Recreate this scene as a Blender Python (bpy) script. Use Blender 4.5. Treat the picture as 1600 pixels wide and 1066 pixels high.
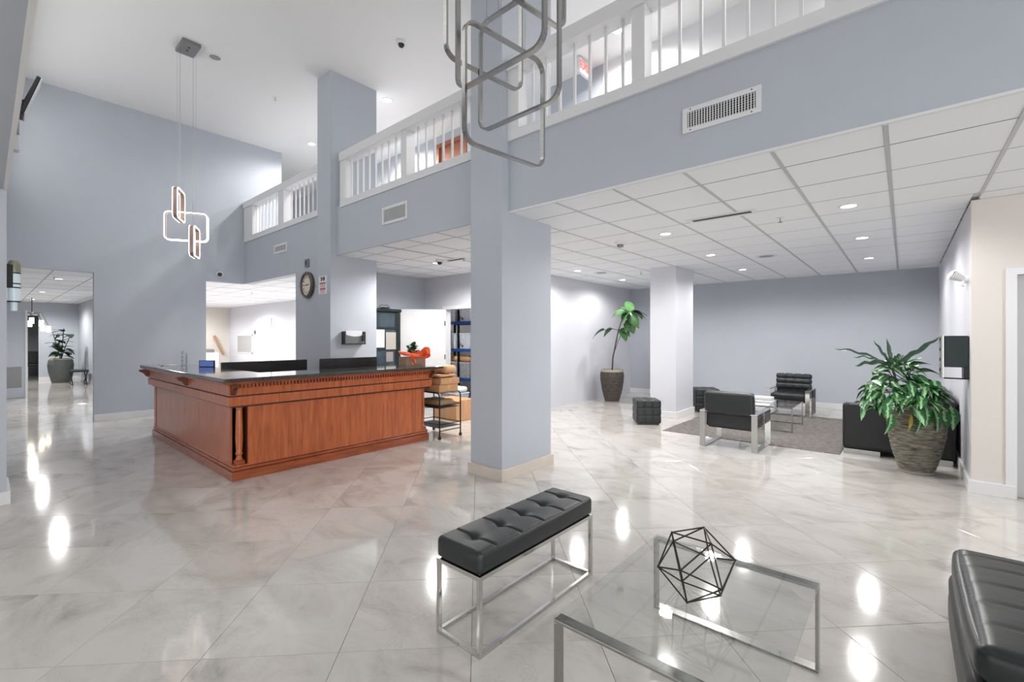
import bpy, bmesh, math, random
from mathutils import Vector, Matrix, Euler
R = math.radians
rnd = random.Random(7)
scene = bpy.context.scene
for o in list(bpy.data.objects): bpy.data.objects.remove(o)

# ---------------------------------------------------------------- camera, world, exposure
YAW = 0.71101
CA, SA = math.cos(YAW), math.sin(YAW)
cd = bpy.data.cameras.new('camera'); cam = bpy.data.objects.new('camera', cd)
scene.collection.objects.link(cam); scene.camera = cam
cam.location = (0, 0, 1.451); cam.rotation_euler = (R(90), 0, YAW)
cd.sensor_width = 36; cd.lens = 16.0; cd.shift_y = -0.0032; cd.clip_start = 0.05; cd.clip_end = 100
w = bpy.data.worlds.new('world'); scene.world = w; w.use_nodes = True
w.node_tree.nodes['Background'].inputs[0].default_value = (1.0, 1.0, 1.0, 1)
w.node_tree.nodes['Background'].inputs[1].default_value = 1.0
vs = scene.view_settings
vs.view_transform = 'Standard'; vs.look = 'None'; vs.gamma = 1; vs.exposure = 0.3
try: vs.use_curve_mapping = False
except Exception: pass

COL = scene.collection
def lamp(kind, name, loc, power, color=(1, 1, 1), rot=(0, 0, 0), size=None, size_y=None, parent=None, **kw):
    d = bpy.data.lights.new(name, kind); d.energy = power; d.color = color
    if kind == 'AREA':
        d.shape = 'RECTANGLE' if size_y else 'DISK'; d.size = size
        if size_y: d.size_y = size_y
    for k, v in kw.items(): setattr(d, k, v)
    o = bpy.data.objects.new(name, d); COL.objects.link(o); o.location = loc; o.rotation_euler = rot
    if parent is not None:
        o.parent = parent; o.location = Vector(loc) - BASE.get(parent.name, Vector((0, 0, 0)))
    return o
BASE = {}
P_DOWN, P_UP, P_MEZZ, P_BACK, P_LEFT, P_REAR = 80, 24, 125, 360, 215, 16
FILL = [((5.2, -1.0, 1.55), 9.5, 2.6, 230, (R(90), 0, R(90))),      # added fill light, set in unseen glazing on the right
       ((-3.0, -6.2, 1.5), 10.0, 2.3, 55, (R(90), 0, 0)),     # fill added at unseen glazing behind the camera
       ((-6.9, 0.17, 4.3), 7.0, 2.0, 58, (R(84), 0, 0))]      # lamp added at an invented clerestory to brighten the lobby's left
for loc, sx, sy, p, rot in FILL:
    lamp('AREA', 'added_fill', loc, p, (1.0, 0.995, 0.98), rot, sx, sy)

# ---------------------------------------------------------------- materials
MAT = {}
def nodes(name):
    m = bpy.data.materials.new(name); m.use_nodes = True; MAT[name] = m
    nt = m.node_tree; return m, nt, nt.nodes['Principled BSDF']
def srgb(r, g, b):
    f = lambda c: ((c/255+0.055)/1.055)**2.4 if c > 10 else c/255/12.92
    return (f(r), f(g), f(b), 1)
def pm(name, col, rough=0.5, metal=0.0, noise=0.0, nscale=30, bump=0.0, bscale=200, coat=0.0, stretch=(1, 1, 1), spec=0.5, emit=None, es=0):
    m, nt, b = nodes(name)
    b.inputs['Roughness'].default_value = rough; b.inputs['Metallic'].default_value = metal
    b.inputs['Coat Weight'].default_value = coat; b.inputs['Coat Roughness'].default_value = 0.08
    b.inputs['Specular IOR Level'].default_value = spec
    b.inputs['Base Color'].default_value = col
    if emit: b.inputs['Emission Color'].default_value = emit; b.inputs['Emission Strength'].default_value = es
    if noise or bump:
        tc = nt.nodes.new('ShaderNodeTexCoord'); mp = nt.nodes.new('ShaderNodeMapping')
        mp.inputs['Scale'].default_value = stretch; nt.links.new(tc.outputs['Object'], mp.inputs[0])
    if noise:
        n = nt.nodes.new('ShaderNodeTexNoise'); n.inputs['Scale'].default_value = nscale; n.inputs['Detail'].default_value = 6
        nt.links.new(mp.outputs[0], n.inputs['Vector'])
        mx = nt.nodes.new('ShaderNodeMix'); mx.data_type = 'RGBA'; mx.blend_type = 'MIX'
        mx.inputs[6].default_value = tuple(c*(1-noise) for c in col[:3])+(1,)
        mx.inputs[7].default_value = tuple(min(1, c*(1+noise)) for c in col[:3])+(1,)
        cr = nt.nodes.new('ShaderNodeMapRange'); cr.inputs[1].default_value = 0.3; cr.inputs[2].default_value = 0.7
        nt.links.new(n.outputs[0], cr.inputs[0]); nt.links.new(cr.outputs[0], mx.inputs[0]); nt.links.new(mx.outputs[2], b.inputs['Base Color'])
    if bump:
        n2 = nt.nodes.new('ShaderNodeTexNoise'); n2.inputs['Scale'].default_value = bscale; n2.inputs['Detail'].default_value = 4
        nt.links.new(mp.outputs[0], n2.inputs['Vector'])
        bp = nt.nodes.new('ShaderNodeBump'); bp.inputs['Strength'].default_value = bump; bp.inputs['Distance'].default_value = 0.004
        nt.links.new(n2.outputs[0], bp.inputs['Height']); nt.links.new(bp.outputs[0], b.inputs['Normal'])
    return m
paint = pm('wall_paint', srgb(181, 186, 195), 0.55, noise=0.015, nscale=3, bump=0.12, bscale=90)
gallery_lit = pm('gallery_lit_paint', srgb(232, 232, 234), 0.55, bump=0.1, bscale=90)  # overexposed stretch of gallery wall, its brightness put into the colour
paint_w = pm('bright_wall_paint', srgb(206, 207, 214), 0.55, bump=0.1, bscale=90)
beige = pm('beige_wall_paint', srgb(214, 208, 203), 0.6, bump=0.25, bscale=60)
cream = pm('cream_wall_paint', srgb(214, 208, 200), 0.6)
white = pm('ceiling_white', srgb(226, 226, 226), 0.7, bump=0.05, bscale=80)
trimw = pm('trim_white', srgb(222, 222, 224), 0.4)
tile_c = pm('ceiling_tile', srgb(234, 236, 240), 0.8, noise=0.02, nscale=200, bump=0.25, bscale=350)
bar_m = pm('grid_bar_metal', srgb(184, 185, 187), 0.35, 0.0)
cross_m = pm('cross_bar_recess_shade', srgb(146, 147, 150), 0.5)  # darker than the main bars, shade of the recess is in the colour
door_m = pm('door_dimmed_white', srgb(190, 191, 194), 0.45)  # greyed base colour stands in for the weaker light on the door
chrome = pm('chrome', (0.62, 0.615, 0.60, 1), 0.12, 1.0)
chrome_b = pm('brushed_chrome', (0.40, 0.395, 0.385, 1), 0.22, 1.0, noise=0.06, nscale=40, stretch=(1, 1, 6))
leather = pm('black_leather', srgb(24, 28, 31), 0.36, noise=0.12, nscale=60, bump=0.35, bscale=260, spec=0.55)
creased = pm('creased_black_leather', srgb(26, 31, 33), 0.36, noise=0.12, nscale=60, bump=0.55, bscale=5, stretch=(0.5, 4.2, 1), spec=0.55)
leather_s = pm('smooth_black_leather', srgb(24, 26, 28), 0.42, bump=0.15, bscale=200)
black_m = pm('black_metal', srgb(30, 30, 31), 0.4, 0.6)
black_p = pm('black_plastic', srgb(28, 30, 30), 0.35)
bronze = pm('dark_bronze', srgb(48, 42, 40), 0.45, 0.5)
grout = pm('grout', srgb(96, 90, 86), 0.7)
dark = pm('dark_void', srgb(30, 30, 32), 0.9)
concrete = pm('dark_brown_ribbed_clay', srgb(84, 76, 70), 0.75, noise=0.6, nscale=16, bump=0.6, bscale=50, stretch=(1, 1, 5))
claygrey = pm('grey_green_ribbed_clay', srgb(122, 118, 106), 0.75, noise=0.6, nscale=12, bump=0.9, bscale=45, stretch=(1, 1, 4))
potgrey = pm('plain_grey_pot', srgb(88, 92, 90), 0.6, noise=0.1, nscale=20)
potrim = pm('pale_pot_rim', srgb(158, 153, 142), 0.6, noise=0.1, nscale=20)
soil = pm('soil', srgb(58, 44, 34), 0.9, noise=0.3, nscale=60, bump=0.8, bscale=60)
stem_m = pm('woody_stem', srgb(64, 56, 46), 0.7)
leaf_d = pm('dark_green_leaf', srgb(34, 66, 40), 0.35, noise=0.3, nscale=14)
leaf_g = pm('bright_green_leaf', srgb(66, 104, 60), 0.3, noise=0.45, nscale=10)
leaf_y = pm('yellow_leaf', srgb(170, 150, 60), 0.5, noise=0.2)
card = pm('cardboard', srgb(196, 150, 108), 0.75, noise=0.05, nscale=10)
kraft = pm('kraft_paper', srgb(204, 158, 116), 0.65, noise=0.1, nscale=8, bump=0.5, bscale=20)
paper = pm('white_paper', srgb(226, 226, 228), 0.7)
blue_m = pm('blue_steel', srgb(36, 78, 150), 0.45)
plast = pm('clear_grey_plastic', srgb(170, 174, 178), 0.3, noise=0.3, nscale=25)
orange = pm('orange_ribbon', srgb(255, 92, 34), 0.45, noise=0.15, nscale=10)
orange.node_tree.nodes['Principled BSDF'].inputs['Emission Strength'].default_value = 0
red_p = pm('red_print', srgb(186, 70, 70), 0.6)
red_l = pm('red_lit_letters', srgb(230, 90, 70), 0.5, emit=srgb(240, 110, 90), es=0.8)
grey_p = pm('grey_print', srgb(150, 140, 140), 0.6)
black_ink = pm('black_ink', srgb(22, 22, 22), 0.6)
clockface = pm('clock_face', srgb(222, 210, 196), 0.6)
clockrim = pm('clock_rim', srgb(92, 84, 76), 0.35, 0.3, noise=0.2)
speckle = pm('speaker_grille', srgb(150, 150, 150), 0.7)
slate = pm('brushed_grey_plate', srgb(134, 134, 136), 0.45, 0.5, noise=0.15, nscale=80, stretch=(1, 12, 1))
glow = pm('downlight_lens', (1, 1, 1, 1), 0.5, emit=(1, 0.98, 0.95, 1), es=7)
led = pm('led_strip', (1, 1, 1, 1), 0.5, emit=(1, 0.93, 0.84, 1), es=3.0)
rose = pm('rose_metal', srgb(168, 142, 132), 0.35, 0.5)
lampg = pm('lit_glass', (1, 0.9, 0.75, 1), 0.3, emit=(1, 0.86, 0.62, 1), es=4)
sconceg = pm('sconce_glass', srgb(196, 212, 220), 0.2, emit=srgb(205, 220, 230), es=0.2)
goldm = pm('pale_brass', srgb(150, 146, 130), 0.4, 0.4)
brown_w = pm('brown_door_wood', srgb(150, 92, 66), 0.5, noise=0.2, nscale=12, stretch=(4, 4, 1))
oak = pm('oak_handrail', srgb(176, 138, 108), 0.45)
cherry_l = pm('cherry_groove_shade', srgb(58, 28, 18), 0.45)  # shade of the desk grooves painted as near-black brown
cabglass = pm('cabinet_glass', srgb(52, 66, 76), 0.12, noise=0.35, nscale=5)
cabframe = pm('black_green_frame', srgb(24, 38, 40), 0.3)
card_glow = pm('blue_card_glow', srgb(110, 135, 205), 0.3, emit=srgb(100, 130, 210), es=0.15)  # faint glow put into a plain card
tray = pm('mesh_tray', srgb(60, 62, 64), 0.6)
woodbox = pm('weathered_wood_box', srgb(150, 122, 104), 0.7, noise=0.25, nscale=14, stretch=(1, 1, 8))
frost = pm('clear_acrylic', srgb(214, 218, 224), 0.15)

def wood_mat(name, c1, c2, sc):
    m, nt, b = nodes(name)
    tc = nt.nodes.new('ShaderNodeTexCoord'); mp = nt.nodes.new('ShaderNodeMapping'); mp.inputs['Scale'].default_value = sc
    n = nt.nodes.new('ShaderNodeTexNoise'); n.inputs['Scale'].default_value = 3.0; n.inputs['Detail'].default_value = 8; n.inputs['Distortion'].default_value = 0.6
    r = nt.nodes.new('ShaderNodeValToRGB'); r.color_ramp.elements[0].position = 0.3; r.color_ramp.elements[1].position = 0.72
    r.color_ramp.elements[0].color = c1; r.color_ramp.elements[1].color = c2
    nt.links.new(tc.outputs['Object'], mp.inputs[0]); nt.links.new(mp.outputs[0], n.inputs['Vector']); nt.links.new(n.outputs[0], r.inputs[0])
    nt.links.new(r.outputs[0], b.inputs['Base Color'])
    b.inputs['Roughness'].default_value = 0.3; b.inputs['Coat Weight'].default_value = 0.45; b.inputs['Coat Roughness'].default_value = 0.09; b.inputs['Specular IOR Level'].default_value = 0.35
    return m
cherry = wood_mat('cherry_veneer', srgb(160, 80, 42), srgb(200, 110, 64), (11, 11, 0.9))
cherry_h = wood_mat('cherry_moulding', srgb(132, 64, 36), srgb(176, 92, 54), (1.5, 1.5, 9))
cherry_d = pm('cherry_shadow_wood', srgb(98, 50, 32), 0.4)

def granite():
    m, nt, b = nodes('dark_granite')
    tc = nt.nodes.new('ShaderNodeTexCoord'); v = nt.nodes.new('ShaderNodeTexNoise'); v.inputs['Scale'].default_value = 240; v.inputs['Detail'].default_value = 8
    r = nt.nodes.new('ShaderNodeValToRGB'); r.color_ramp.elements[0].color = srgb(34, 35, 34); r.color_ramp.elements[1].color = srgb(112, 108, 102)
    r.color_ramp.elements[0].position = 0.45; r.color_ramp.elements[1].position = 0.75
    nt.links.new(tc.outputs['Object'], v.inputs['Vector']); nt.links.new(v.outputs[0], r.inputs[0]); nt.links.new(r.outputs[0], b.inputs['Base Color'])
    b.inputs['Roughness'].default_value = 0.1; b.inputs['Coat Weight'].default_value = 0.6; b.inputs['Coat Roughness'].default_value = 0.05
    return m
granite_m = granite()

def marble(name='marble'):
    m, nt, b = nodes(name)
    L = nt.links.new; N = nt.nodes.new
    tc = N('ShaderNodeTexCoord'); geo = N('ShaderNodeNewGeometry'); oi = N('ShaderNodeObjectInfo')
    ad = N('ShaderNodeMath'); ad.operation = 'ADD'; L(geo.outputs['Random Per Island'], ad.inputs[0]); L(oi.outputs['Random'], ad.inputs[1])
    mu = N('ShaderNodeMath'); mu.operation = 'MULTIPLY'; mu.inputs[1].default_value = 37.0; L(ad.outputs[0], mu.inputs[0])
    cx = N('ShaderNodeCombineXYZ'); L(mu.outputs[0], cx.inputs[0]); L(mu.outputs[0], cx.inputs[2])
    va = N('ShaderNodeVectorMath'); va.operation = 'ADD'; L(geo.outputs['Position'], va.inputs[0]); L(cx.outputs[0], va.inputs[1])
    mp = N('ShaderNodeMapping'); mp.inputs['Scale'].default_value = (0.95, 1.55, 1); mp.inputs['Rotation'].default_value = (0, 0, R(35)); L(va.outputs[0], mp.inputs[0])
    n1 = N('ShaderNodeTexNoise'); n1.inputs['Scale'].default_value = 1.6; n1.inputs['Detail'].default_value = 9; n1.inputs['Roughness'].default_value = 0.62; n1.inputs['Distortion'].default_value = 1.1
    L(mp.outputs[0], n1.inputs['Vector'])
    r = N('ShaderNodeValToRGB'); e = r.color_ramp.elements
    e[0].position = 0.28; e[0].color = srgb(166, 162, 158); e[1].position = 0.56; e[1].color = srgb(205, 201, 196)
    x = r.color_ramp.elements.new(0.42); x.color = srgb(194, 189, 183)
    L(n1.outputs[0], r.inputs[0])
    n2 = N('ShaderNodeTexNoise'); n2.inputs['Scale'].default_value = 2.3; n2.inputs['Detail'].default_value = 12; n2.inputs['Roughness'].default_value = 0.7; n2.inputs['Distortion'].default_value = 2.0
    L(mp.outputs[0], n2.inputs['Vector'])
    # thin veins where the noise passes 0.5
    s1 = N('ShaderNodeMath'); s1.operation = 'SUBTRACT'; s1.inputs[1].default_value = 0.5; L(n2.outputs[0], s1.inputs[0])
    s2 = N('ShaderNodeMath'); s2.operation = 'ABSOLUTE'; L(s1.outputs[0], s2.inputs[0])
    mr = N('ShaderNodeMapRange'); mr.inputs[1].default_value = 0.0; mr.inputs[2].default_value = 0.012; mr.inputs[3].default_value = 0.30; mr.inputs[4].default_value = 0.0; L(s2.outputs[0], mr.inputs[0])
    ms = N('ShaderNodeMath'); ms.operation = 'MULTIPLY'; L(mr.outputs[0], ms.inputs[0])
    n3 = N('ShaderNodeTexNoise'); n3.inputs['Scale'].default_value = 1.1; L(va.outputs[0], n3.inputs['Vector'])
    m3 = N('ShaderNodeMapRange'); m3.inputs[1].default_value = 0.45; m3.inputs[2].default_value = 0.65; L(n3.outputs[0], m3.inputs[0]); L(m3.outputs[0], ms.inputs[1])
    mx = N('ShaderNodeMix'); mx.data_type = 'RGBA'; mx.inputs[7].default_value = srgb(128, 120, 114)
    L(ms.outputs[0], mx.inputs[0]); L(r.outputs[0], mx.inputs[6]); L(mx.outputs[2], b.inputs['Base Color'])
    b.inputs['Roughness'].default_value = 0.09; b.inputs['IOR'].default_value = 1.6
    b.inputs['Coat Weight'].default_value = 0.25; b.inputs['Coat Roughness'].default_value = 0.04
    return m
marble_m = marble()

def glass_mat():
    m = bpy.data.materials.new('clear_glass'); m.use_nodes = True; nt = m.node_tree; nt.nodes.clear()
    o = nt.nodes.new('ShaderNodeOutputMaterial'); t = nt.nodes.new('ShaderNodeBsdfTransparent'); g = nt.nodes.new('ShaderNodeBsdfGlossy')
    g.inputs['Roughness'].default_value = 0.02; t.inputs[0].default_value = (0.93, 0.945, 0.94, 1)
    lw = nt.nodes.new('ShaderNodeLayerWeight'); lw.inputs[0].default_value = 0.5; pw = nt.nodes.new('ShaderNodeMath'); pw.operation = 'POWER'; pw.inputs[1].default_value = 4.0
    f = nt.nodes.new('ShaderNodeMath'); f.operation = 'MULTIPLY_ADD'; f.inputs[1].default_value = 0.9; f.inputs[2].default_value = 0.05
    nt.links.new(lw.outputs['Facing'], pw.inputs[0]); nt.links.new(pw.outputs[0], f.inputs[0]); mx = nt.nodes.new('ShaderNodeMixShader')
    nt.links.new(f.outputs[0], mx.inputs[0]); nt.links.new(t.outputs[0], mx.inputs[1]); nt.links.new(g.outputs[0], mx.inputs[2]); nt.links.new(mx.outputs[0], o.inputs[0])
    return m
glass = glass_mat()

def variegated():
    m, nt, b = nodes('variegated_leaf'); L = nt.links.new; N = nt.nodes.new
    tc = N('ShaderNodeTexCoord'); sp = N('ShaderNodeSeparateXYZ'); L(tc.outputs['Object'], sp.inputs[0])
    ab = N('ShaderNodeMath'); ab.operation = 'ABSOLUTE'; L(sp.outputs[0], ab.inputs[0])
    n = N('ShaderNodeTexNoise'); n.inputs['Scale'].default_value = 38; n.inputs['Detail'].default_value = 3; L(tc.outputs['Object'], n.inputs['Vector'])
    s = N('ShaderNodeMath'); s.operation = 'MULTIPLY_ADD'; s.inputs[1].default_value = -14.0; L(ab.outputs[0], s.inputs[0]); L(n.outputs[0], s.inputs[2])
    mr = N('ShaderNodeMapRange'); mr.inputs[1].default_value = 0.22; mr.inputs[2].default_value = 0.4; L(s.outputs[0], mr.inputs[0])
    mx = N('ShaderNodeMix'); mx.data_type = 'RGBA'; mx.inputs[6].default_value = srgb(40, 96, 48); mx.inputs[7].default_value = srgb(150, 190, 142)
    L(mr.outputs[0], mx.inputs[0]); L(mx.outputs[2], b.inputs['Base Color']); b.inputs['Roughness'].default_value = 0.32
    return m
varieg = variegated()

def rug_mat():
    m, nt, b = nodes('woven_rug'); L = nt.links.new; N = nt.nodes.new
    tc = N('ShaderNodeTexCoord'); mp = N('ShaderNodeMapping'); mp.inputs['Scale'].default_value = (0.6, 2.6, 1); L(tc.outputs['Object'], mp.inputs[0])
    n = N('ShaderNodeTexNoise'); n.inputs['Scale'].default_value = 22; n.inputs['Detail'].default_value = 8; n.inputs['Roughness'].default_value = 0.75; L(mp.outputs[0], n.inputs['Vector'])
    r = N('ShaderNodeValToRGB'); e = r.color_ramp.elements; e[0].position = 0.36; e[0].color = srgb(66, 62, 60); e[1].position = 0.64; e[1].color = srgb(146, 140, 136)
    L(n.outputs[0], r.inputs[0]); L(r.outputs[0], b.inputs['Base Color']); b.inputs['Roughness'].default_value = 0.95
    bp = N('ShaderNodeBump'); bp.inputs['Strength'].default_value = 0.8; bp.inputs['Distance'].default_value = 0.01; L(n.outputs[0], bp.inputs['Height']); L(bp.outputs[0], b.inputs['Normal'])
    return m
rug_m = rug_mat()

# ---------------------------------------------------------------- mesh helpers (all shapes are written in world coordinates)
class G:
    def __init__(s): s.v = []; s.f = []; s.sm = []
    def add(s, v, f, smooth=False):
        k = len(s.v); s.v += [tuple(p) for p in v]; s.f += [tuple(i+k for i in q) for q in f]; s.sm += [smooth]*len(f); return s
    def box(s, x0, x1, y0, y1, z0, z1):
        if x0 > x1: x0, x1 = x1, x0
        if y0 > y1: y0, y1 = y1, y0
        if z0 > z1: z0, z1 = z1, z0
        v = [(x, y, z) for z in (z0, z1) for y in (y0, y1) for x in (x0, x1)]
        return s.add(v, [(0, 2, 3, 1), (4, 5, 7, 6), (0, 1, 5, 4), (2, 6, 7, 3), (0, 4, 6, 2), (1, 3, 7, 5)])
    def obox(s, c, u, hu, hv, z0, z1):      # box turned in plan: centre c, half length hu along unit u, half width hv
        u = Vector((u[0], u[1])).normalized(); n = Vector((-u.y, u.x)); c = Vector((c[0], c[1]))
        q = [c-u*hu-n*hv, c+u*hu-n*hv, c+u*hu+n*hv, c-u*hu+n*hv]
        return s.prism([(p.x, p.y) for p in q], z0, z1)
    def prism(s, poly, z0, z1):
        n = len(poly); v = [(x, y, z0) for x, y in poly]+[(x, y, z1) for x, y in poly]
        f = [tuple(reversed(range(n))), tuple(range(n, 2*n))]+[(i, (i+1) % n, n+(i+1) % n, n+i) for i in range(n)]
        return s.add(v, f)
    def xprism(s, poly, a, b, axis='x'):     # poly in the plane square to the axis: (y,z) for x, (x,z) for y
        n = len(poly); mk = (lambda p, t: (t, p[0], p[1])) if axis == 'x' else (lambda p, t: (p[0], t, p[1]))
        v = [mk(p, a) for p in poly]+[mk(p, b) for p in poly]
        f = [tuple(reversed(range(n))), tuple(range(n, 2*n))]+[(i, (i+1) % n, n+(i+1) % n, n+i) for i in range(n)]
        return s.add(v, f)
    def tube(s, pts, r, n=8, closed=False, rs=None):
        P = [Vector(p) for p in pts]; m = len(P); V = []; ref = None
        for i in range(m):
            a = P[(i-1) % m] if (closed or i > 0) else P[i]; b = P[(i+1) % m] if (closed or i < m-1) else P[i]
            t = (b-a).normalized()
            if ref is None: ref = t.orthogonal().normalized()
            ref = (ref-t*ref.dot(t)).normalized(); bi = t.cross(ref); rr = rs[i] if rs else r
            for k in range(n):
                an = 2*math.pi*k/n; V.append(P[i]+ref*math.cos(an)*rr+bi*math.sin(an)*rr)
        F = []
        for i in range(m if closed else m-1):
            j = (i+1) % m
            for k in range(n): F.append((i*n+k, i*n+(k+1) % n, j*n+(k+1) % n, j*n+k))
        if not closed: F += [tuple(reversed(range(n))), tuple(range((m-1)*n, m*n))]
        return s.add(V, F, True)
    def cyl(s, p0, p1, r, n=16): return s.tube([p0, p1], r, n)
    def lathe(s, c, prof, n=32, sx=1, sy=1):
        V = []; F = []
        for r, z in prof:
            for k in range(n):
                a = 2*math.pi*k/n; V.append((c[0]+r*math.cos(a)*sx, c[1]+r*math.sin(a)*sy, c[2]+z))
        for i in range(len(prof)-1):
            for k in range(n): F.append((i*n+k, i*n+(k+1) % n, (i+1)*n+(k+1) % n, (i+1)*n+k))
        F += [tuple(reversed(range(n))), tuple(range((len(prof)-1)*n, len(prof)*n))]
        return s.add(V, F, True)
    def mesh(s, name, shift=Vector((0, 0, 0)), smooth=None, angle=40):
        me = bpy.data.meshes.new(name); me.from_pydata([(Vector(p)-shift)[:] for p in s.v], [], s.f); me.update()
        sm = s.sm if smooth is None else [smooth]*len(s.f)
        me.polygons.foreach_set('use_smooth', sm)
        if any(sm): me.set_sharp_from_angle(angle=R(angle))
        return me
    def obj(s, name, mat, parent=None, bevel=0, kind=None, smooth=None, label=None, cat=None, group=None, angle=40, seg=2):
        sh = BASE.get(parent.name, Vector((0, 0, 0))) if parent is not None else Vector((0, 0, 0))
        me = s.mesh(name, sh, smooth, angle); me.materials.append(mat)
        o = bpy.data.objects.new(name, me); COL.objects.link(o)
        if parent is not None: o.parent = parent; BASE[o.name] = sh
        if bevel:
            b = o.modifiers.new('bevel', 'BEVEL'); b.width = bevel; b.segments = seg; b.limit_method = 'ANGLE'; b.angle_limit = R(40)
        return tag(o, label, cat, group, kind)
def tag(o, label=None, cat=None, group=None, kind=None):
    if label: o['label'] = label
    if cat: o['category'] = cat
    if group: o['group'] = group
    if kind: o['kind'] = kind
    return o
def thing(name, loc, label, cat, group=None):
    o = bpy.data.objects.new(name, None); COL.objects.link(o); o.location = loc; o.empty_display_size = 0.1
    BASE[o.name] = Vector(loc); return tag(o, label, cat, group)
def B(*a): return G().box(*a)
def struct(name, g, mat, **kw):
    return g.obj(name, mat, kind='structure', **kw)
def kids(o): return [c for c in bpy.data.objects if c.parent == o]
def copy_tree(o, parent=None):
    c = o.copy(); COL.objects.link(c); c.parent = parent
    if o.name in BASE: BASE[c.name] = BASE[o.name]
    for ch in kids(o): copy_tree(ch, c)
    return c
def dup(o, loc, rz, label, group=None):
    c = copy_tree(o); c.location = loc; c.rotation_euler = (0, 0, rz); c['label'] = label
    if group: c['group'] = group
    return c

def soft_box(g, c, size, r=0.03, seams=((), (), ()), depth=0.012, wid=0.018, puff=0.0, buttons=(), bdepth=0.03, brad=0.05, n=(20, 20, 8), M=None, top=False):
    """cushion: rounded box, stitched seams pressed in, optional buttons on the top face"""
    hx, hy, hz = size[0]/2, size[1]/2, size[2]/2; h = (hx, hy, hz)
    for ax in range(3):
        u, v = [(1, 2), (2, 0), (0, 1)][ax]
        for sg in (-1, 1):
            nu, nv = n[u], n[v]; V = []; F = []
            for i in range(nu+1):
                for j in range(nv+1):
                    p = [0, 0, 0]; p[ax] = sg*h[ax]
                    fu = -1+2*i/nu; fv = -1+2*j/nv
                    p[u] = h[u]*math.sin(fu*math.pi/2)*0.35+h[u]*fu*0.65; p[v] = h[v]*math.sin(fv*math.pi/2)*0.35+h[v]*fv*0.65
                    P = Vector(p); q = Vector([max(-h[k]+r, min(h[k]-r, P[k])) for k in range(3)])
                    d = P-q; nn = d.normalized() if d.length > 1e-9 else Vector((0, 0, 1)); P = q+nn*r
                    eu = max(0, 1-(abs(p[u])/h[u])**4); ev = max(0, 1-(abs(p[v])/h[v])**4)
                    off = puff*eu*ev
                    for k, dist in ((u, None), (v, None)):
                        for t in seams[k]:
                            if top and not (ax == 2 and sg == 1): continue
                            dd = abs(P[k]-t*h[k]); off -= depth*math.exp(-(dd/wid)**2)*(max(0, 1-(abs(p[u])/h[u])**10)*max(0, 1-(abs(p[v])/h[v])**10) if top else 1)
                    if ax == 2 and sg == 1:
                        for bx, by in buttons:
                            dd = math.hypot(P.x-bx*hx, P.y-by*hy); off -= bdepth*math.exp(-(dd/brad)**1.3)
                    P = P+nn*off
                    V.append(P)
            for i in range(nu):
                for j in range(nv):
                    a = i*(nv+1)+j; q4 = (a, a+nv+1, a+nv+2, a+1)
                    F.append(q4 if sg > 0 else tuple(reversed(q4)))
            V = [(M @ p if M else p)+Vector(c) for p in V]
            g.add(V, F, True)
    return g
def text_mesh(name, body, size, M, mat, parent, depth=0.002, label=None, bold=False):
    cu = bpy.data.curves.new(name, 'FONT'); cu.body = body; cu.size = size; cu.extrude = depth; cu.align_x = 'CENTER'; cu.align_y = 'CENTER'
    if bold: cu.offset = size*0.02
    cu.resolution_u = 3
    t = bpy.data.objects.new(name, cu); COL.objects.link(t)
    bpy.context.view_layer.update()
    me = bpy.data.meshes.new_from_object(t); bpy.data.objects.remove(t)
    sh = BASE.get(parent.name, Vector((0, 0, 0)))
    me.transform(Matrix.Translation(-sh) @ M); me.materials.clear(); me.materials.append(mat)
    o = bpy.data.objects.new(name, me); COL.objects.link(o); o.parent = parent
    return o
# ================================================================ the shell
ZL, ZH = 2.744, 5.60            # low ceiling, lobby ceiling
XW = -10.6                      # left wall
# --- floor: slab of grout with diagonal marble tiles
floor = struct('floor', B(-27, 6, -7, 12.2, -0.1, -0.006), grout)
T = 0.6099; OX = -0.799*CA-2.098*SA; OY = -0.799*SA+2.098*CA
E1 = Vector((math.cos(R(45)), math.sin(R(45)))); E2 = Vector((-E1.y, E1.x))
def in_room(x, y):
    if -10.9 < x < 5.4 and -6 < y < 3.9: return True
    if -8.3 < x < 3.0 and 3.5 < y < 6.4: return True
    if -5.9 < x < 0.8 and 6.0 < y < 11.6: return True
    if -25.5 < x < -10.4 and -3.2 < y < 2.5: return True
    if -21.2 < x < -8.1 and 2.4 < y < 6.9: return True
    if -8.5 < x < -5.4 and 6.2 < y < 8.5: return True
    return False
def tile_vis(x, y):
    d = -x*SA+y*CA; l = x*CA+y*SA
    if d < 0.6 or abs(l) > d*1.2+0.5 or d < 1.45*1.25: return False
    if x < -3.5 and y > 5.5 and l/d > -0.22 and x > -7.5: return x > -5.6
    return in_room(x, y)
cells = []
for i in range(-45, 45):
    for j in range(-45, 45):
        p = Vector((OX, OY))+E1*T*(i+.5)+E2*T*(j+.5)
        if in_room(p.x, p.y): cells.append((p.x, p.y))
cells.sort(key=lambda p: (not tile_vis(*p), math.hypot(*p)))
def slab_tile(g, cx, cy):
    hw = T/2-0.0011; bz = 0.0015
    c = Vector((cx, cy)); q = [c+E1*a*hw+E2*b*hw for a, b in ((-1, -1), (1, -1), (1, 1), (-1, 1))]
    q2 = [c+E1*a*(hw-bz)+E2*b*(hw-bz) for a, b in ((-1, -1), (1, -1), (1, 1), (-1, 1))]
    v = [(p.x, p.y, -0.006) for p in q]+[(p.x, p.y, -0.0006) for p in q]+[(p.x, p.y, 0) for p in q2]
    f = [(8, 9, 10, 11)]+[(i, (i+1) % 4, 4+(i+1) % 4, 4+i) for i in range(4)]+[(4+i, 4+(i+1) % 4, 8+(i+1) % 4, 8+i) for i in range(4)]
    g.add(v, f)
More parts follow.
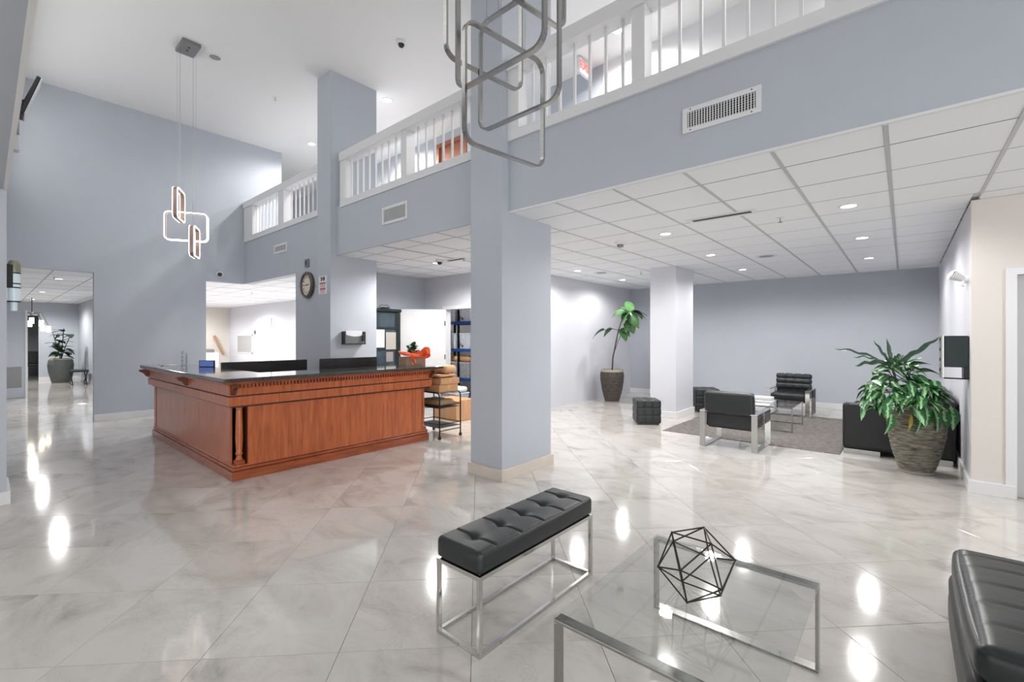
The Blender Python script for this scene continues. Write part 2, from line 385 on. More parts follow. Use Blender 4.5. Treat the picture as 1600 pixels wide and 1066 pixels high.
g = G(); slab_tile(g, 0, 0); tme = g.mesh('floor_tile'); tme.materials.append(marble_m)
for x, y in cells[:300]:
    o = bpy.data.objects.new('floor_tile', tme); COL.objects.link(o); o.parent = floor; o.location = (x, y, 0)
g = G()
for x, y in cells[300:]: slab_tile(g, x, y)
g.obj('distant_floor_tile', marble_m, floor, kind='stuff')

# --- lobby ceiling and the ceiling over the gallery
struct('ceiling', B(-16, 5.3, -0.1, 6.3, ZH, ZH+0.15), white)
# --- left wall with doorway and wide opening
g = G()
XL2 = XW-0.14
g.box(XL2, XW, -6, -0.55, 0, ZL); g.box(XL2, XW, -0.55, 1.245, 2.58, ZL); g.box(XL2, XW, 1.245, 2.91, 0, ZL)
g.box(XL2, XW, 2.91, 3.61, 2.59, ZL); g.box(XL2, XW, -0.1, 3.61, ZL, ZH); g.box(XL2, XW, 3.61, 4.37, 3.5, ZH)
struct('wall_left', g, paint)
# gallery fascias (three bays) + walls under them
FL, FR = 3.61, 3.52
struct('wall_gallery_left', B(XW, -7.14, FL, FL+0.15, 2.59, 3.50), paint)
struct('wall_gallery_middle', B(-6.72, -3.53, FL-0.01, FL+0.02, ZL-.004, 3.50), paint)
struct('wall_gallery_right', B(-3.09, 5.2, FR, FR+0.018, ZL-.004, 3.46), paint)
struct('wall_office_left', G().box(-8.17, -7.14, FL+.001, FL+0.15, 0, 2.59).box(-8.17, -8.0, FL+0.15, 6.5, 0, 2.9), paint)
# columns
struct('column', B(-3.53, -3.08, 3.42, 4.26, 0, ZH), paint)
struct('column', B(-7.14, -6.72, 3.50, 4.31, 0, ZH), paint)
struct('column', B(-3.58, -3.10, 8.10, 8.98, 0, ZL), paint_w)
# gallery floor slab over the low ceilings
struct('gallery_floor', B(-16, 5.2, 3.63, 6.2, 3.2, 3.42), white)
struct('wall_gallery_right_end', B(-3.45, 5.2, 6.12, 6.27, 3.42, ZH), gallery_lit)
struct('wall_gallery_back', G().box(-16, -7.32, 6.12, 6.27, 3.42, ZH).box(-6.42, -3.45, 6.12, 6.27, 3.42, ZH).box(-7.32, -6.42, 6.12, 6.27, 5.43, ZH), paint)
struct('wall_gallery_end', B(-16.1, -16, 3.6, 6.3, 3.2, ZH), paint)
# office back wall with doorway, closet
g = G().box(-8.0, -7.30, 6.33, 6.45, 0, ZL).box(-7.30, -6.38, 6.33, 6.45, 2.05, ZL).box(-6.38, -5.55, 6.33, 6.45, 0, ZL)
struct('wall_office_back', g, paint_w)
struct('wall_closet', G().box(-8.4, -5.6, 8.2, 8.3, 0, ZL).box(-8.5, -8.4, 6.45, 8.3, 0, ZL).box(-5.75, -5.67, 6.45, 8.3, 0, ZL).box(-8.4, -5.7, 6.45, 8.2, ZL, ZL+.05), white)
struct('wall_lounge_left', B(-5.67, -5.55, 6.33, 11.3, 0, ZL), paint_w)
struct('wall_lounge_back', B(-5.67, 0.6, 11.3, 11.42, 0, ZL), paint)
struct('wall_lounge_right', B(0.48, 0.60, 6.19, 11.3, 0, ZL), paint_w)
# beige wall with door opening
g = G().box(0.48, 0.77, 6.07, 6.19, 0, ZL).box(0.77, 1.80, 6.07, 6.19, 2.02, ZL).box(1.80, 5.2, 6.07, 6.19, 0, ZL)
struct('wall_beige', g, beige)
d = struct('door_1', B(0.771, 1.799, 6.12, 6.16, 0.005, 2.019), door_m)
g = G()
for z0, z1 in ((0.25, 0.95), (1.1, 1.85)):
    for x0, x1 in ((0.97, 1.28), (1.38, 1.69)): g.box(x0, x1, 6.112, 6.12, z0, z1)
g.obj('door_panel', door_m, d, bevel=0.006)
g = G().cyl((1.72, 6.12, 1.0), (1.72, 6.06, 1.0), 0.012).cyl((1.72, 6.065, 1.0), (1.62, 6.065, 1.0), 0.009); g.obj('door_handle', chrome, d)
struct('trim_1', G().box(0.70, 0.77, 6.052, 6.069, 0, 2.08).box(0.77, 1.80, 6.052, 6.069, 2.02, 2.08).box(1.80, 1.87, 6.052, 6.069, 0, 2.08), trimw)
# right end of the lobby, wall on the camera's side and added glazing for the fill light
struct('wall_right', G().box(5.2, 5.3, -6, -5.8, 0, ZH).box(5.2, 5.3, 3.6, 6.2, 0, ZH).box(5.2, 5.3, -6, 3.6, 2.85, ZH).box(5.2, 5.3, -6, 3.6, 0, 0.1), paint)
struct('wall_upper_near', B(XW, 5.2, -0.02, 0.12, ZL+0.001, ZH), paint)
struct('wall_pier', B(XW, -5.92, -0.9, 0.131, 0, ZL), paint)
struct('wall_rear', G().box(XW, 5.2, -6.1, -6.0, 2.7, ZL+.2).box(XW, -8.2, -6.1, -6.0, 0, 2.7).box(2.2, 5.2, -6.1, -6.0, 0, 2.7), paint)
def glazing(n, x0, x1, y0, y1, z0, z1, k):
    g = G(); gl = G()
    for i in range(k+1):
        t = i/k; x = x0+(x1-x0)*t; y = y0+(y1-y0)*t; g.box(x-.03, x+.03, y-.03, y+.03, z0, z1)
    g.box(x0-.03, x1+.03, y0-.03, y1+.03, z0, z0+.06); g.box(x0-.03, x1+.03, y0-.03, y1+.03, z1-.06, z1)
    o = struct('window_%d' % n, g, chrome_b)
    gl.box(x0-.004, x1+.004, y0-.004, y1+.004, z0+.05, z1-.05).obj('window_glass', glass, o)
glazing(3, -10.4, -3.4, 0.135, 0.135, 3.3, 5.3, 7); glazing(1, 5.25, 5.25, -5.8, 3.6, 0.1, 2.85, 6); glazing(2, -8.2, 2.2, -6.05, -6.05, 0.02, 2.7, 8)  # unseen glazed openings, made up as sources for the fill lamps

# --- low tiled ceilings
def tiled(name, rects, z, ox, oy, tx, ty, slab_rects, prism=True):
    g = G()
    for x0, x1, y0, y1 in slab_rects: g.box(x0, x1, y0, y1, z+0.03, z+0.08)
    root = struct(name, g, white)
    cache = {}; xs = set(); ys = set()
    for x0, x1, y0, y1 in rects:
        i0 = math.floor((x0-ox)/tx); i1 = math.ceil((x1-ox)/tx); j0 = math.floor((y0-oy)/ty); j1 = math.ceil((y1-oy)/ty)
        for i in range(i0, i1):
            for j in range(j0, j1):
                a0, a1 = max(ox+i*tx, x0), min(ox+(i+1)*tx, x1); b0, b1 = max(oy+j*ty, y0), min(oy+(j+1)*ty, y1)
                if a1-a0 < 0.06 or b1-b0 < 0.06: continue
                a0 += 0.008; a1 -= 0.008; b0 += 0.0065; b1 -= 0.0065
                k = (round(a1-a0, 3), round(b1-b0, 3))
                if k not in cache:
                    w2, l2 = k[0]/2, k[1]/2; q = G()
                    v = [(-w2, -l2, .02), (w2, -l2, .02), (w2, l2, .02), (-w2, l2, .02), (-w2, -l2, .006), (w2, -l2, .006), (w2, l2, .006), (-w2, l2, .006)]
                    e = .006; v += [(-w2+e, -l2+e, 0), (w2-e, -l2+e, 0), (w2-e, l2-e, 0), (-w2+e, l2-e, 0)]
                    q.add(v, [(0, 4, 5, 1), (1, 5, 6, 2), (2, 6, 7, 3), (3, 7, 4, 0), (4, 8, 9, 5), (5, 9, 10, 6), (6, 10, 11, 7), (7, 11, 8, 4), (11, 10, 9, 8), (0, 1, 2, 3)])
                    me = q.mesh('ceiling_tile'); me.materials.append(tile_c); cache[k] = me
                o = bpy.data.objects.new('ceiling_tile', cache[k]); COL.objects.link(o); o.parent = root
                o.location = ((a0+a1)/2, (b0+b1)/2, z+rnd.uniform(-.0008, .0008))
        for i in range(i0, i1+1):
            x = ox+i*tx
            if x0+.02 < x <= x1+.001: G().box(x-.012, x+.012, y0, y1, z-.0035, z+.02).obj('grid_bar', bar_m, root)
        for j in range(j0, j1+1):
            y = oy+j*ty
            if y0+.02 < y <= y1+.001: G().box(x0, x1, y-.009, y+.009, z+.0015, z+.02).obj('grid_bar', cross_m, root)
    return root
CX, CY, CT = -2.526, 3.36, 0.61
tiled('ceiling_lounge', [(-3.136, 0.524, FR+.02, 5.80), (0.524, 4.2, FR+.02, 6.07), (-5.55, -3.136, 3.63, 5.80), (-5.55, 0.48, 5.80, 11.3)], ZL, CX, CY, CT, CT,
      [(-5.7, 5.2, 3.64, 11.4)])
tiled('ceiling_office', [(-8.0, -5.55, 3.63, 6.33)], ZL, CX, CY, CT, CT, [(-8.1, -5.6, 3.63, 6.4)])
tiled('ceiling_left_room', [(-22.3, XL2, -1.0, 2.2)], 2.65, -10.9, 0.2, 1.22, 0.61, [(-25.5, XL2, -3.0, 2.35)])
tiled('ceiling_back_room', [(-20.9, -10.74, 3.0, 6.55), (-10.74, -8.17, FL+.15, 6.55)], 2.66, -10.0, 3.1, 1.22, 0.61, [(-21.2, XL2, 2.2, 6.6), (-10.8, -8.17, FL+.15, 6.6)])
struct('ceiling_near', B(XW, 5.2, -6, -0.02, ZL, ZL+.1), white)
struct('trim_2', G().box(-3.08, 4.2, FR-.004, FR+.025, ZL-.012, ZL+.004), trimw)
struct('trim_3', B(XW, 5.2, 0.112, 0.135, ZL-.012, ZL+.006), trimw)

# --- left room seen through the doorway
struct('wall_left_room', G().box(-22.4, -22.3, 1.22, 2.3, 0, 2.7).box(-22.4, -22.3, -3, 0.25, 0, 2.7).box(-22.4, -22.3, 0.25, 1.22, 2.2, 2.7)
       .box(-22.3, XL2, 2.2, 2.3, 0, 2.7).box(-25.5, -25.4, -3, 2.3, 0, 2.7).box(-25.5, XL2, -3.1, -3, 0, 2.7).box(-25.5, -22.4, 2.2, 2.3, 0, 2.7), paint)
struct('baseboard_left_room', G().box(-22.3, -22.27, 1.22, 2.2, 0, 0.11).box(-22.3, XL2, 2.18, 2.2, 0, 0.11), trimw)
# --- back room seen through the wide opening
struct('wall_back_room', G().box(-20.9, -8.17, 6.55, 6.65, 0, 2.75).box(-21.0, XL2-.01, 2.3, 2.31, 0, 2.75), paint_w)
struct('wall_back_room_end', B(-21.0, -20.9, 2.31, 6.55, 0, 2.75), cream)
d = struct('door_2', B(-17.62, -16.75, 6.52, 6.545, 0.01, 2.05), trimw)
g = G()
for z0, z1 in ((.25, .9), (1.05, 1.9)):
    for x0, x1 in ((-17.5, -17.22), (-17.12, -16.86)): g.box(x0, x1, 6.512, 6.52, z0, z1)
g.obj('door_panel', trimw, d, bevel=.006)
struct('trim_4', G().box(-17.74, -17.62, 6.49, 6.55, 0, 2.14).box(-16.75, -16.66, 6.49, 6.55, 0, 2.14).box(-17.62, -16.75, 6.49, 6.55, 2.05, 2.14), trimw)
# upstairs brown door
d = struct('door_3', B(-7.24, -6.50, 6.15, 6.19, 3.43, 5.35), brown_w)
B(-7.12, -6.62, 6.14, 6.15, 4.5, 5.2).obj('door_panel', brown_w, d, bevel=.01)
struct('trim_5', G().box(-7.32, -7.24, 6.10, 6.2, 3.42, 5.43).box(-6.50, -6.42, 6.10, 6.2, 3.42, 5.43).box(-7.24, -6.50, 6.10, 6.2, 5.35, 5.43), brown_w)
# office doorway: frame and open leaf
struct('trim_6', G().box(-7.36, -7.28, 6.30, 6.46, 0, 2.11).box(-6.40, -6.32, 6.30, 6.46, 0, 2.11).box(-7.28, -6.40, 6.30, 6.46, 2.04, 2.11), trimw)
dl = struct('door_4', G().obox(((-7.26-7.88)/2, (6.31+5.62)/2), (-.62, -.69), .463, .02, 0.01, 2.04), trimw)
for z in (0.35, 1.05, 1.75): G().cyl((-7.262, 6.285, z-.05), (-7.262, 6.285, z+.05), .012, 8).obj('hinge', black_m, dl)
G().cyl((-7.80, 5.68, 1.0), (-7.74, 5.62, 1.0), .025, 12).obj('door_handle', chrome_b, dl)

# --- baseboards
bh = 0.115
struct('baseboard_left', G().box(XW, XW+.02, 1.245, 2.91, 0, bh), trimw, bevel=.003)
struct('baseboard_column', G().box(-3.555, -3.055, 3.395, 3.42, 0, bh).box(-3.08, -3.055, 3.42, 4.285, 0, bh).box(-3.555, -3.53, 3.42, 4.26, 0, bh), pm('stone_baseboard', srgb(206, 196, 186), .35, noise=.06, nscale=4), bevel=.003)
struct('baseboard_column_lounge', G().box(-3.60, -3.08, 8.075, 8.10, 0, bh).box(-3.10, -3.075, 8.10, 9.0, 0, bh), trimw, bevel=.003)
struct('baseboard_lounge', G().box(-5.55, 0.48, 11.275, 11.3, 0, bh).box(0.455, 0.48, 6.19, 11.275, 0, bh), trimw, bevel=.003)
struct('baseboard_beige', G().box(0.455, 0.76, 6.03, 6.07, 0, bh).box(0.455, 0.48, 6.07, 6.19, 0, bh), trimw, bevel=.003)
struct('baseboard_pier', G().box(-5.92, -5.90, -0.9, 0.155, 0, bh).box(-6.5, -5.92, 0.131, 0.155, 0, bh), trimw, bevel=.003)
struct('baseboard_column_office', G().box(-6.72, -6.70, 3.5, 4.33, 0, bh), trimw, bevel=.003)
# ================================================================ gallery railings
def railing(x0, x1, y, posts, label, bal0, zb=3.46, zt0=3.56, zt1=4.17, ztop=4.30):
    t = thing('gallery_railing', ((x0+x1)/2, y, zb), label, 'railing', None)
    B(x0, x1, y-.025, y+.13, zb, zt0).obj('bottom_rail', trimw, t, bevel=.004)
    B(x0, x1, y-.04, y+.14, zt1, ztop).obj('top_rail', trimw, t, bevel=.006)
    for a, b in posts: B(a, b, y-.02, y+.12, zt0, zt1).obj('post', trimw, t, bevel=.003)
    x = bal0
    while x < x1-.03:
        if x > x0+.03 and not any(a-.03 < x < b+.03 for a, b in posts):
            B(x-.011, x+.011, y+.04, y+.062, zt0, zt1).obj('baluster', trimw, t)
        x += 0.1625
    return t
railing(-3.08, 5.15, FR, [(-3.08, -2.93), (-1.71, -1.595), (-0.384, -0.26), (0.95, 1.07), (2.28, 2.4), (3.6, 3.72)], 'long white gallery railing over the lounge, right of the front column', -2.796)
railing(-6.60, -3.53, FL, [(-6.60, -6.47), (-5.03, -4.905), (-3.60, -3.53)], 'white gallery railing between the two tall columns', -6.37)
railing(XW+.02, -7.14, FL, [(XW+.02, -10.12), (-8.86, -8.62), (-7.2, -7.14)], 'farthest white gallery railing, left of the back column by the left wall', -10.065)

# wall grilles
def grille(x0, x1, z0, z1, y, label, cols, rows, mat=trimw):
    t = thing('wall_vent', ((x0+x1)/2, y, (z0+z1)/2), label, 'vent', 'air grilles on the gallery front')
    fw = .035
    G().box(x0, x1, y-.012, y, z0, z0+fw).box(x0, x1, y-.012, y, z1-fw, z1).box(x0, x0+fw, y-.012, y, z0+fw, z1-fw).box(x1-fw, x1, y-.012, y, z0+fw, z1-fw).obj('vent_frame', mat, t, bevel=.002)
    B(x0+fw*.6, x1-fw*.6, y-.0015, y-.0005, z0+fw*.6, z1-fw*.6).obj('vent_back', black_ink, t)
    n = cols
    for i in range(n):
        x = x0+fw+(x1-x0-2*fw)*(i+.5)/n
        B(x-.0032, x+.0032, y-.011, y-.003, z0+fw, z1-fw).obj('vent_slat', mat, t)
    g = G()
    for i in range(rows):
        z = z0+fw+(z1-z0-2*fw)*(i+.5)/rows; g.box(x0+fw, x1-fw, y-.004, y-.0018, z-.002, z+.002)
    g.obj('cross_slat', bar_m, t)
    for a in (x0+.06, x1-.06):
        for b in (z0+.016, z1-.016): G().cyl((a, y-.0135, b), (a, y-.011, b), .005, 8).obj('screw', black_m, t)
grille(-1.292, -0.748, 3.018, 3.206, FR, 'large white air grille on the gallery front over the lounge', 24, 7)
grille(-5.459, -4.892, 3.0, 3.24, FL-.01, 'white air grille between the two tall columns', 18, 7)
grille(-9.07, -8.51, 3.03, 3.20, FL, 'small white air grille near the left wall, above the wide opening', 14, 5)
# return grille in the back room
t = thing('return_grille', (-20.2, 6.55, 1.2), 'large square return air grille on the bright back room wall', 'vent')
G().box(-20.0, -19.95, 6.53, 6.55, .86, 1.56).box(-18.45, -18.4, 6.53, 6.55, .86, 1.56).box(-20.0, -18.4, 6.53, 6.55, .86, .90).box(-20.0, -18.4, 6.53, 6.55, 1.52, 1.56).obj('vent_frame', trimw, t)
B(-19.95, -18.45, 6.548, 6.5495, .9, 1.52).obj('vent_back', slate, t)
for i in range(14):
    z = .92+.043*i; B(-19.95, -18.45, 6.535, 6.547, z, z+.018).obj('vent_slat', trimw, t)
t = thing('thermostat', (-18.0, 6.55, 1.65), 'small grey thermostat on the bright back room wall', 'thermostat')
B(-18.22, -18.08, 6.52, 6.55, 1.58, 1.72).obj('body', slate, t, bevel=.006); B(-18.19, -18.12, 6.518, 6.52, 1.62, 1.69).obj('display', black_p, t)
# stair handrail and newel in the back room
t = thing('handrail', (-20.88, 6.2, 1.1), 'sloping oak handrail on the cream wall of the back room', 'handrail')
G().xprism([(5.95, 1.50), (6.02, 1.56), (6.36, .80), (6.29, .76)], -20.86, -20.80).obj('rail', oak, t, bevel=.01)
for y, z in ((6.05, 1.35), (6.25, .93)): G().cyl((-20.9, y, z), (-20.84, y, z), .015, 8).obj('bracket', black_m, t)
tag(B(-20.8, -20.1, 5.55, 5.95, 0, .88).obj('half_wall', trimw, bevel=.01), 'low white stair wall by the cream wall in the back room', 'partition')
tag(B(-20.85, -20.3, 5.6, 5.85, .88, 1.0).obj('box', slate, bevel=.01), 'small grey-brown box on the low stair wall', 'box')

# ================================================================ ceiling fixtures
def downlight(x, y, z, label, group, power, r=.065):
    t = thing('downlight', (x, y, z), label, 'ceiling light', group)
    G().lathe((x, y, z), [(r+.022, 0), (r+.022, -.006), (r+.004, -.011), (r, -.006), (r*.9, .0)], 28).obj('trim_ring', trimw, t)
    G().lathe((x, y, z-.007), [(.001, .0025), (r*.86, .0025), (r*.86, 0), (.001, 0)], 24).obj('lens', glow, t)
    lamp('SPOT', 'bulb', (x, y, z-.03), power, (1, .98, .955), (0, 0, 0), parent=t, spot_size=R(168), spot_blend=.5, shadow_soft_size=.07)
    return t
GL = 'recessed downlights of the low ceiling'
for x, y, s_ in [(-0.41, 5.52, 'brightest downlight near the beige wall corner'), (-0.41, 7.39, 'middle downlight of the right row over the rug'), (-0.43, 9.34, 'far downlight of the right row, near the back wall'),
                 (-2.24, 5.52, 'near downlight of the middle row, left of the slot diffuser'), (-2.28, 7.39, 'middle downlight of the middle row, before the lounge column'), (-2.31, 9.36, 'far downlight of the middle row, right of the lounge column top'),
                 (-4.76, 7.46, 'near downlight of the left row along the bright lounge wall'), (-4.76, 5.56, 'downlight hidden behind the front column'), (-4.74, 9.27, 'far downlight of the left row, above the tall plant'),
                 (-6.11, 5.10, 'downlight over the office, behind the ceiling camera')]:
    downlight(x, y, ZL, s_, GL, P_DOWN*(2.4 if x < -6 else 1))
downlight(2.2, 4.7, ZL, 'downlight over the beige door, out to the right', GL, P_DOWN*.7)
GU = 'round downlights of the high ceiling'
for x, y, s_ in [(-9.60, 4.58, 'high downlight over the far gallery, left of the back column'), (-6.83, 4.60, 'high downlight beside the top of the back column'), (-2.925, 5.58, 'high downlight over the gallery near the exit sign'), (-8.2, 5.5, 'high downlight seen through the middle railing'),
                 (0.5, 5.5, 'high downlight over the right end of the gallery')]:
    downlight(x, y, ZH, s_, GU, P_MEZZ, .075)
GB = 'downlights of the rooms behind the left wall'
for x, y, z, s_, p in [(-13.0, 1.0, 2.65, 'first downlight inside the left room', P_LEFT), (-17.0, 1.0, 2.65, 'middle downlight inside the left room', P_LEFT), (-20.5, 1.0, 2.65, 'far downlight inside the left room, above the big pot', P_LEFT),
                    (-10.2, 5.2, 2.66, 'first downlight of the bright back room', P_BACK), (-13.5, 5.0, 2.66, 'second downlight of the bright back room', P_BACK), (-17.0, 5.0, 2.66, 'third downlight of the bright back room', P_BACK), (-19.8, 4.5, 2.66, 'farthest downlight of the bright back room', P_BACK*.5)]:
    downlight(x, y, z, s_, GB, p)
for x, y, s_ in [(-8.0, -2.5, 'behind the pier at far left'), (-4.6, -1.6, 'left of the viewpoint'), (-1.5, -1.6, 'nearest behind the viewpoint'), (1.6, -1.6, 'right of the viewpoint by the daybed'), (-3.0, -4.0, 'by the rear glazing, left'), (1.0, -4.0, 'by the rear glazing, right')]:
    downlight(x, y, ZL, 'downlight in the low ceiling ' + s_, 'downlights behind the viewpoint', P_REAR)
# closet light
downlight(-6.9, 7.0, ZL, 'downlight inside the storage closet', GB, 30)
# upper lobby: lamps out of view, added to light the lobby
for x, y, s_ in [(-1.2, 1.0, 'unseen high downlight added above the coffee table'), (2.6, 2.3, 'added unseen downlight above the entrance end of the lobby')]:
    downlight(x, y, ZH, s_, GU, P_UP, .075)

def sprinkler(x, y, z, label):
    t = thing('sprinkler', (x, y, z), label, 'sprinkler', 'fire sprinklers')
    G().lathe((x, y, z), [(.035, 0), (.035, -.005), (.012, -.009)], 18).obj('escutcheon', trimw, t)
    G().lathe((x, y, z-.055), [(.003, 0), (.022, .003), (.003, .008)], 12).add([], []).cyl((x, y, z-.05), (x, y, z-.008), .006, 8).obj('head', chrome_b, t)
sprinkler(-1.009, 5.589, ZL, 'fire sprinkler beside the slot diffuser of the lounge ceiling')
sprinkler(-8.216, 3.282, ZH, 'fire sprinkler on the high ceiling, left of the back column')
sprinkler(-3.9, 8.4, ZL, 'fire sprinkler before the lounge column')
sprinkler(-5.392, 5.071, ZL, 'fire sprinkler on the office ceiling by the front column')
sprinkler(-12.6, .9, 2.65, 'fire sprinkler in the left room ceiling')
sprinkler(-13.0, 4.6, 2.66, 'fire sprinkler in the bright back room ceiling')
# slot diffusers
def slot(x0, x1, y, label, w=.09):
    t = thing('slot_diffuser', ((x0+x1)/2, y, ZL), label, 'air diffuser')
    G().box(x0-.05, x1+.05, y-w, y-w+.05, ZL-.006, ZL-.0036).box(x0-.05, x1+.05, y+w-.05, y+w, ZL-.006, ZL-.0036).box(x0-.05, x0, y-w+.05, y+w-.05, ZL-.006, ZL-.0036).box(x1, x1+.05, y-w+.05, y+w-.05, ZL-.006, ZL-.0036).obj('diffuser_frame', trimw, t)
    B(x0, x1, y-w+.05, y+w-.05, ZL-.0055, ZL-.004).obj('slot', black_ink, t)
    for k in (-.5, .5): B(x0, x1, y+k*.03-.002, y+k*.03+.002, ZL-.0075, ZL-.0055).obj('slot_blade', slate, t)
slot(-1.77, -1.18, 5.12, 'dark slot air diffuser in the lounge ceiling')
slot(-5.80, -5.42, 5.09, 'dark slot air diffuser in the office ceiling')
# smoke detector
t = thing('smoke_detector', (-2.898, 5.60, ZL), 'round white smoke detector on the lounge ceiling', 'smoke detector')
G().lathe((-2.898, 5.60, ZL), [(.075, 0), (.075, -.015), (.055, -.035), (.045, -.038)], 28).obj('base', trimw, t)
G().lathe((-2.898, 5.60, ZL-.075), [(.02, 0), (.042, .006), (.044, .04)], 24).obj('sensor_head', slate, t)
# ceiling speakers
def ceil_speaker(x, y, z, r, label):
    t = thing('ceiling_speaker', (x, y, z), label, 'speaker')
    G().lathe((x, y, z), [(r*1.45, 0), (r*1.45, -.004), (r, -.008), (r*.98, -.004)], 32).obj('speaker_ring', trimw, t)
    G().lathe((x, y, z-.0075), [(.001, .003), (r*.97, .003), (r*.97, 0), (.001, 0)], 32).obj('speaker_grille', speckle, t)
ceil_speaker(-7.715, 2.231, ZH, .075, 'round ceiling speaker beside the lit pendant plate')
ceil_speaker(-1.65, 8.07, ZL, .11, 'round speaker in the far lounge ceiling')
ceil_speaker(-4.55, 8.0, ZL, .11, 'round speaker in the ceiling before the tall plant')
def dome_cam(x, y, z, label):
    t = thing('dome_camera', (x, y, z), label, 'security camera', 'dome security cameras')
    G().lathe((x, y, z), [(.065, 0), (.065, -.03), (.05, -.04)], 24).obj('base', trimw, t)
    G().lathe((x, y, z-.085), [(.008, 0), (.03, .01), (.042, .03), (.045, .05)], 20).obj('dome', black_p, t)
dome_cam(-5.334, 3.817, ZH, 'dome security camera on the high ceiling right of the back column')
dome_cam(-3.95, 3.90, ZL, 'dome security camera under the gallery, left of the front column')
dome_cam(-5.83, 4.93, ZL, 'dome security camera above the office downlight')
t = thing('bullet_camera', (XW, 3.147, 2.745), 'small round security camera on the left wall above the wide opening', 'security camera')
G().cyl((XW, 3.147, 2.745), (XW+.03, 3.147, 2.745), .06, 20).obj('mount_plate', trimw, t)
G().cyl((XW+.03, 3.147, 2.745), (XW+.10, 3.12, 2.73), .04, 16).obj('lens', black_p, t)
# signal box, clock, notice
t = thing('wall_switch', (-7.708, FL, 2.726), 'small grey switch box above the wall clock', 'switch')
B(-7.77, -7.65, FL-.03, FL, 2.66, 2.79).obj('body', slate, t, bevel=.005); B(-7.73, -7.69, FL-.034, FL-.03, 2.69, 2.76).obj('button', black_p, t)
cx, cz, cy = -7.68, 2.345, FL
t = thing('wall_clock', (cx, cy, cz), 'round wall clock with wide brown-grey rim, left of the red and white notice', 'clock')
def ring(cx, cy, cz, r0, r1, y0, y1, n=48):
    g = G(); V = []; F = []
    prof = [(r1, y1), (r1, y0+.012), (r1-.015, y0), (r0+.008, y0), (r0, y0+.015)]
    for r, y in prof:
        for k in range(n): a = 2*math.pi*k/n; V.append((cx+r*math.cos(a), y, cz+r*math.sin(a)))
    for i in range(len(prof)-1):
        for k in range(n): F.append((i*n+k, (i+1)*n+k, (i+1)*n+(k+1) % n, i*n+(k+1) % n))
    return g.add(V, F, True)
ring(cx, cy, cz, .17, .225, cy-.055, cy).obj('clock_rim', clockrim, t)
G().cyl((cx, cy-.03, cz), (cx, cy-.001, cz), .175, 40).obj('clock_face', clockface, t)
for k in range(12):
    a = R(90-30*(k+1)); M = Matrix.Translation((cx+.135*math.cos(a), cy-.032, cz+.135*math.sin(a))) @ Euler((R(90), 0, 0)).to_matrix().to_4x4()
    text_mesh('numeral', str(k+1), .045, M, black_ink, t, .001)
for nm, deg, ln, wd in (('hour_hand', 8, .075, .008), ('minute_hand', 182, .11, .005)):
    a = R(deg); u = Vector((math.cos(a), 0, math.sin(a))); v = Vector((-u.z, 0, u.x)); c0 = Vector((cx, cy-.035, cz))
    q = [c0-u*.02-v*wd, c0+u*ln-v*wd*.5, c0+u*ln+v*wd*.5, c0-u*.02+v*wd]
    G().add([p[:] for p in q]+[(p+Vector((0, .002, 0)))[:] for p in q], [(0, 1, 2, 3), (7, 6, 5, 4), (0, 4, 5, 1), (1, 5, 6, 2), (2, 6, 7, 3), (3, 7, 4, 0)]).obj(nm, black_ink, t)
# notice with two eyes, red heading lines
nx0, nx1, nz0, nz1, ny = -7.085, -6.83, 2.135, 2.435, 3.50
t = thing('notice_sign', ((nx0+nx1)/2, ny, nz0), 'white notice with two black eyes and red lines on the back column', 'sign')
B(nx0, nx1, ny-.006, ny-.001, nz0, nz1).obj('board', paper, t)
B(nx0+.008, nx1-.008, ny-.0068, ny-.006, nz0+.008, nz0+.012).obj('border', red_p, t); B(nx0+.008, nx1-.008, ny-.0068, ny-.006, nz1-.012, nz1-.008).obj('border', red_p, t)
for sx in (-1, 1):
    ex = (nx0+nx1)/2+sx*.038
    G().cyl((ex, ny-.008, nz1-.055), (ex, ny-.006, nz1-.055), .032, 20).obj('eye', black_ink, t)
    G().cyl((ex-.012, ny-.009, nz1-.058), (ex-.012, ny-.008, nz1-.058), .014 if sx < 0 else .007, 14).obj('pupil', paper, t)
for z0, z1, a, b, m in ((.165, .187, .03, .225, red_p), (.145, .152, .045, .21, grey_p), (.130, .137, .05, .2, grey_p), (.115, .122, .045, .21, grey_p), (.075, .1, .045, .215, red_p), (.058, .066, .05, .205, red_p), (.04, .047, .05, .2, grey_p), (.024, .031, .055, .195, grey_p)):
    B(nx0+a, nx0+b, ny-.0068, ny-.006, nz0+z0, nz0+z1).obj('print_line', m, t)
# file holder on column side
hx = -6.72
t = thing('file_holder', (hx, 3.87, 1.35), 'black wall file holder with papers on the side of the back column', 'file holder')
B(hx, hx+.10, 3.68, 3.70, 1.35, 1.55).obj('side', black_p, t, bevel=.006); B(hx, hx+.10, 4.03, 4.05, 1.35, 1.55).obj('side', black_p, t, bevel=.006)
B(hx, hx+.10, 3.68, 4.05, 1.345, 1.36).obj('bottom', black_p, t)
n = 14; pts = [(3.70+.33*i/n, 1.50-.03*math.sin(math.pi*i/n)) for i in range(n+1)]
G().xprism([(3.70, 1.36)]+[(4.03, 1.36)]+list(reversed(pts)), hx+.085, hx+.095).obj('front_pocket', pm('smoked_plastic', srgb(110, 112, 116), .25), t)
B(hx+.03, hx+.075, 3.72, 4.0, 1.37, 1.565).obj('papers', paper, t)
B(hx+.095, hx+.125, 3.98, 4.02, 1.40, 1.50).obj('clip', black_p, t, bevel=.004)
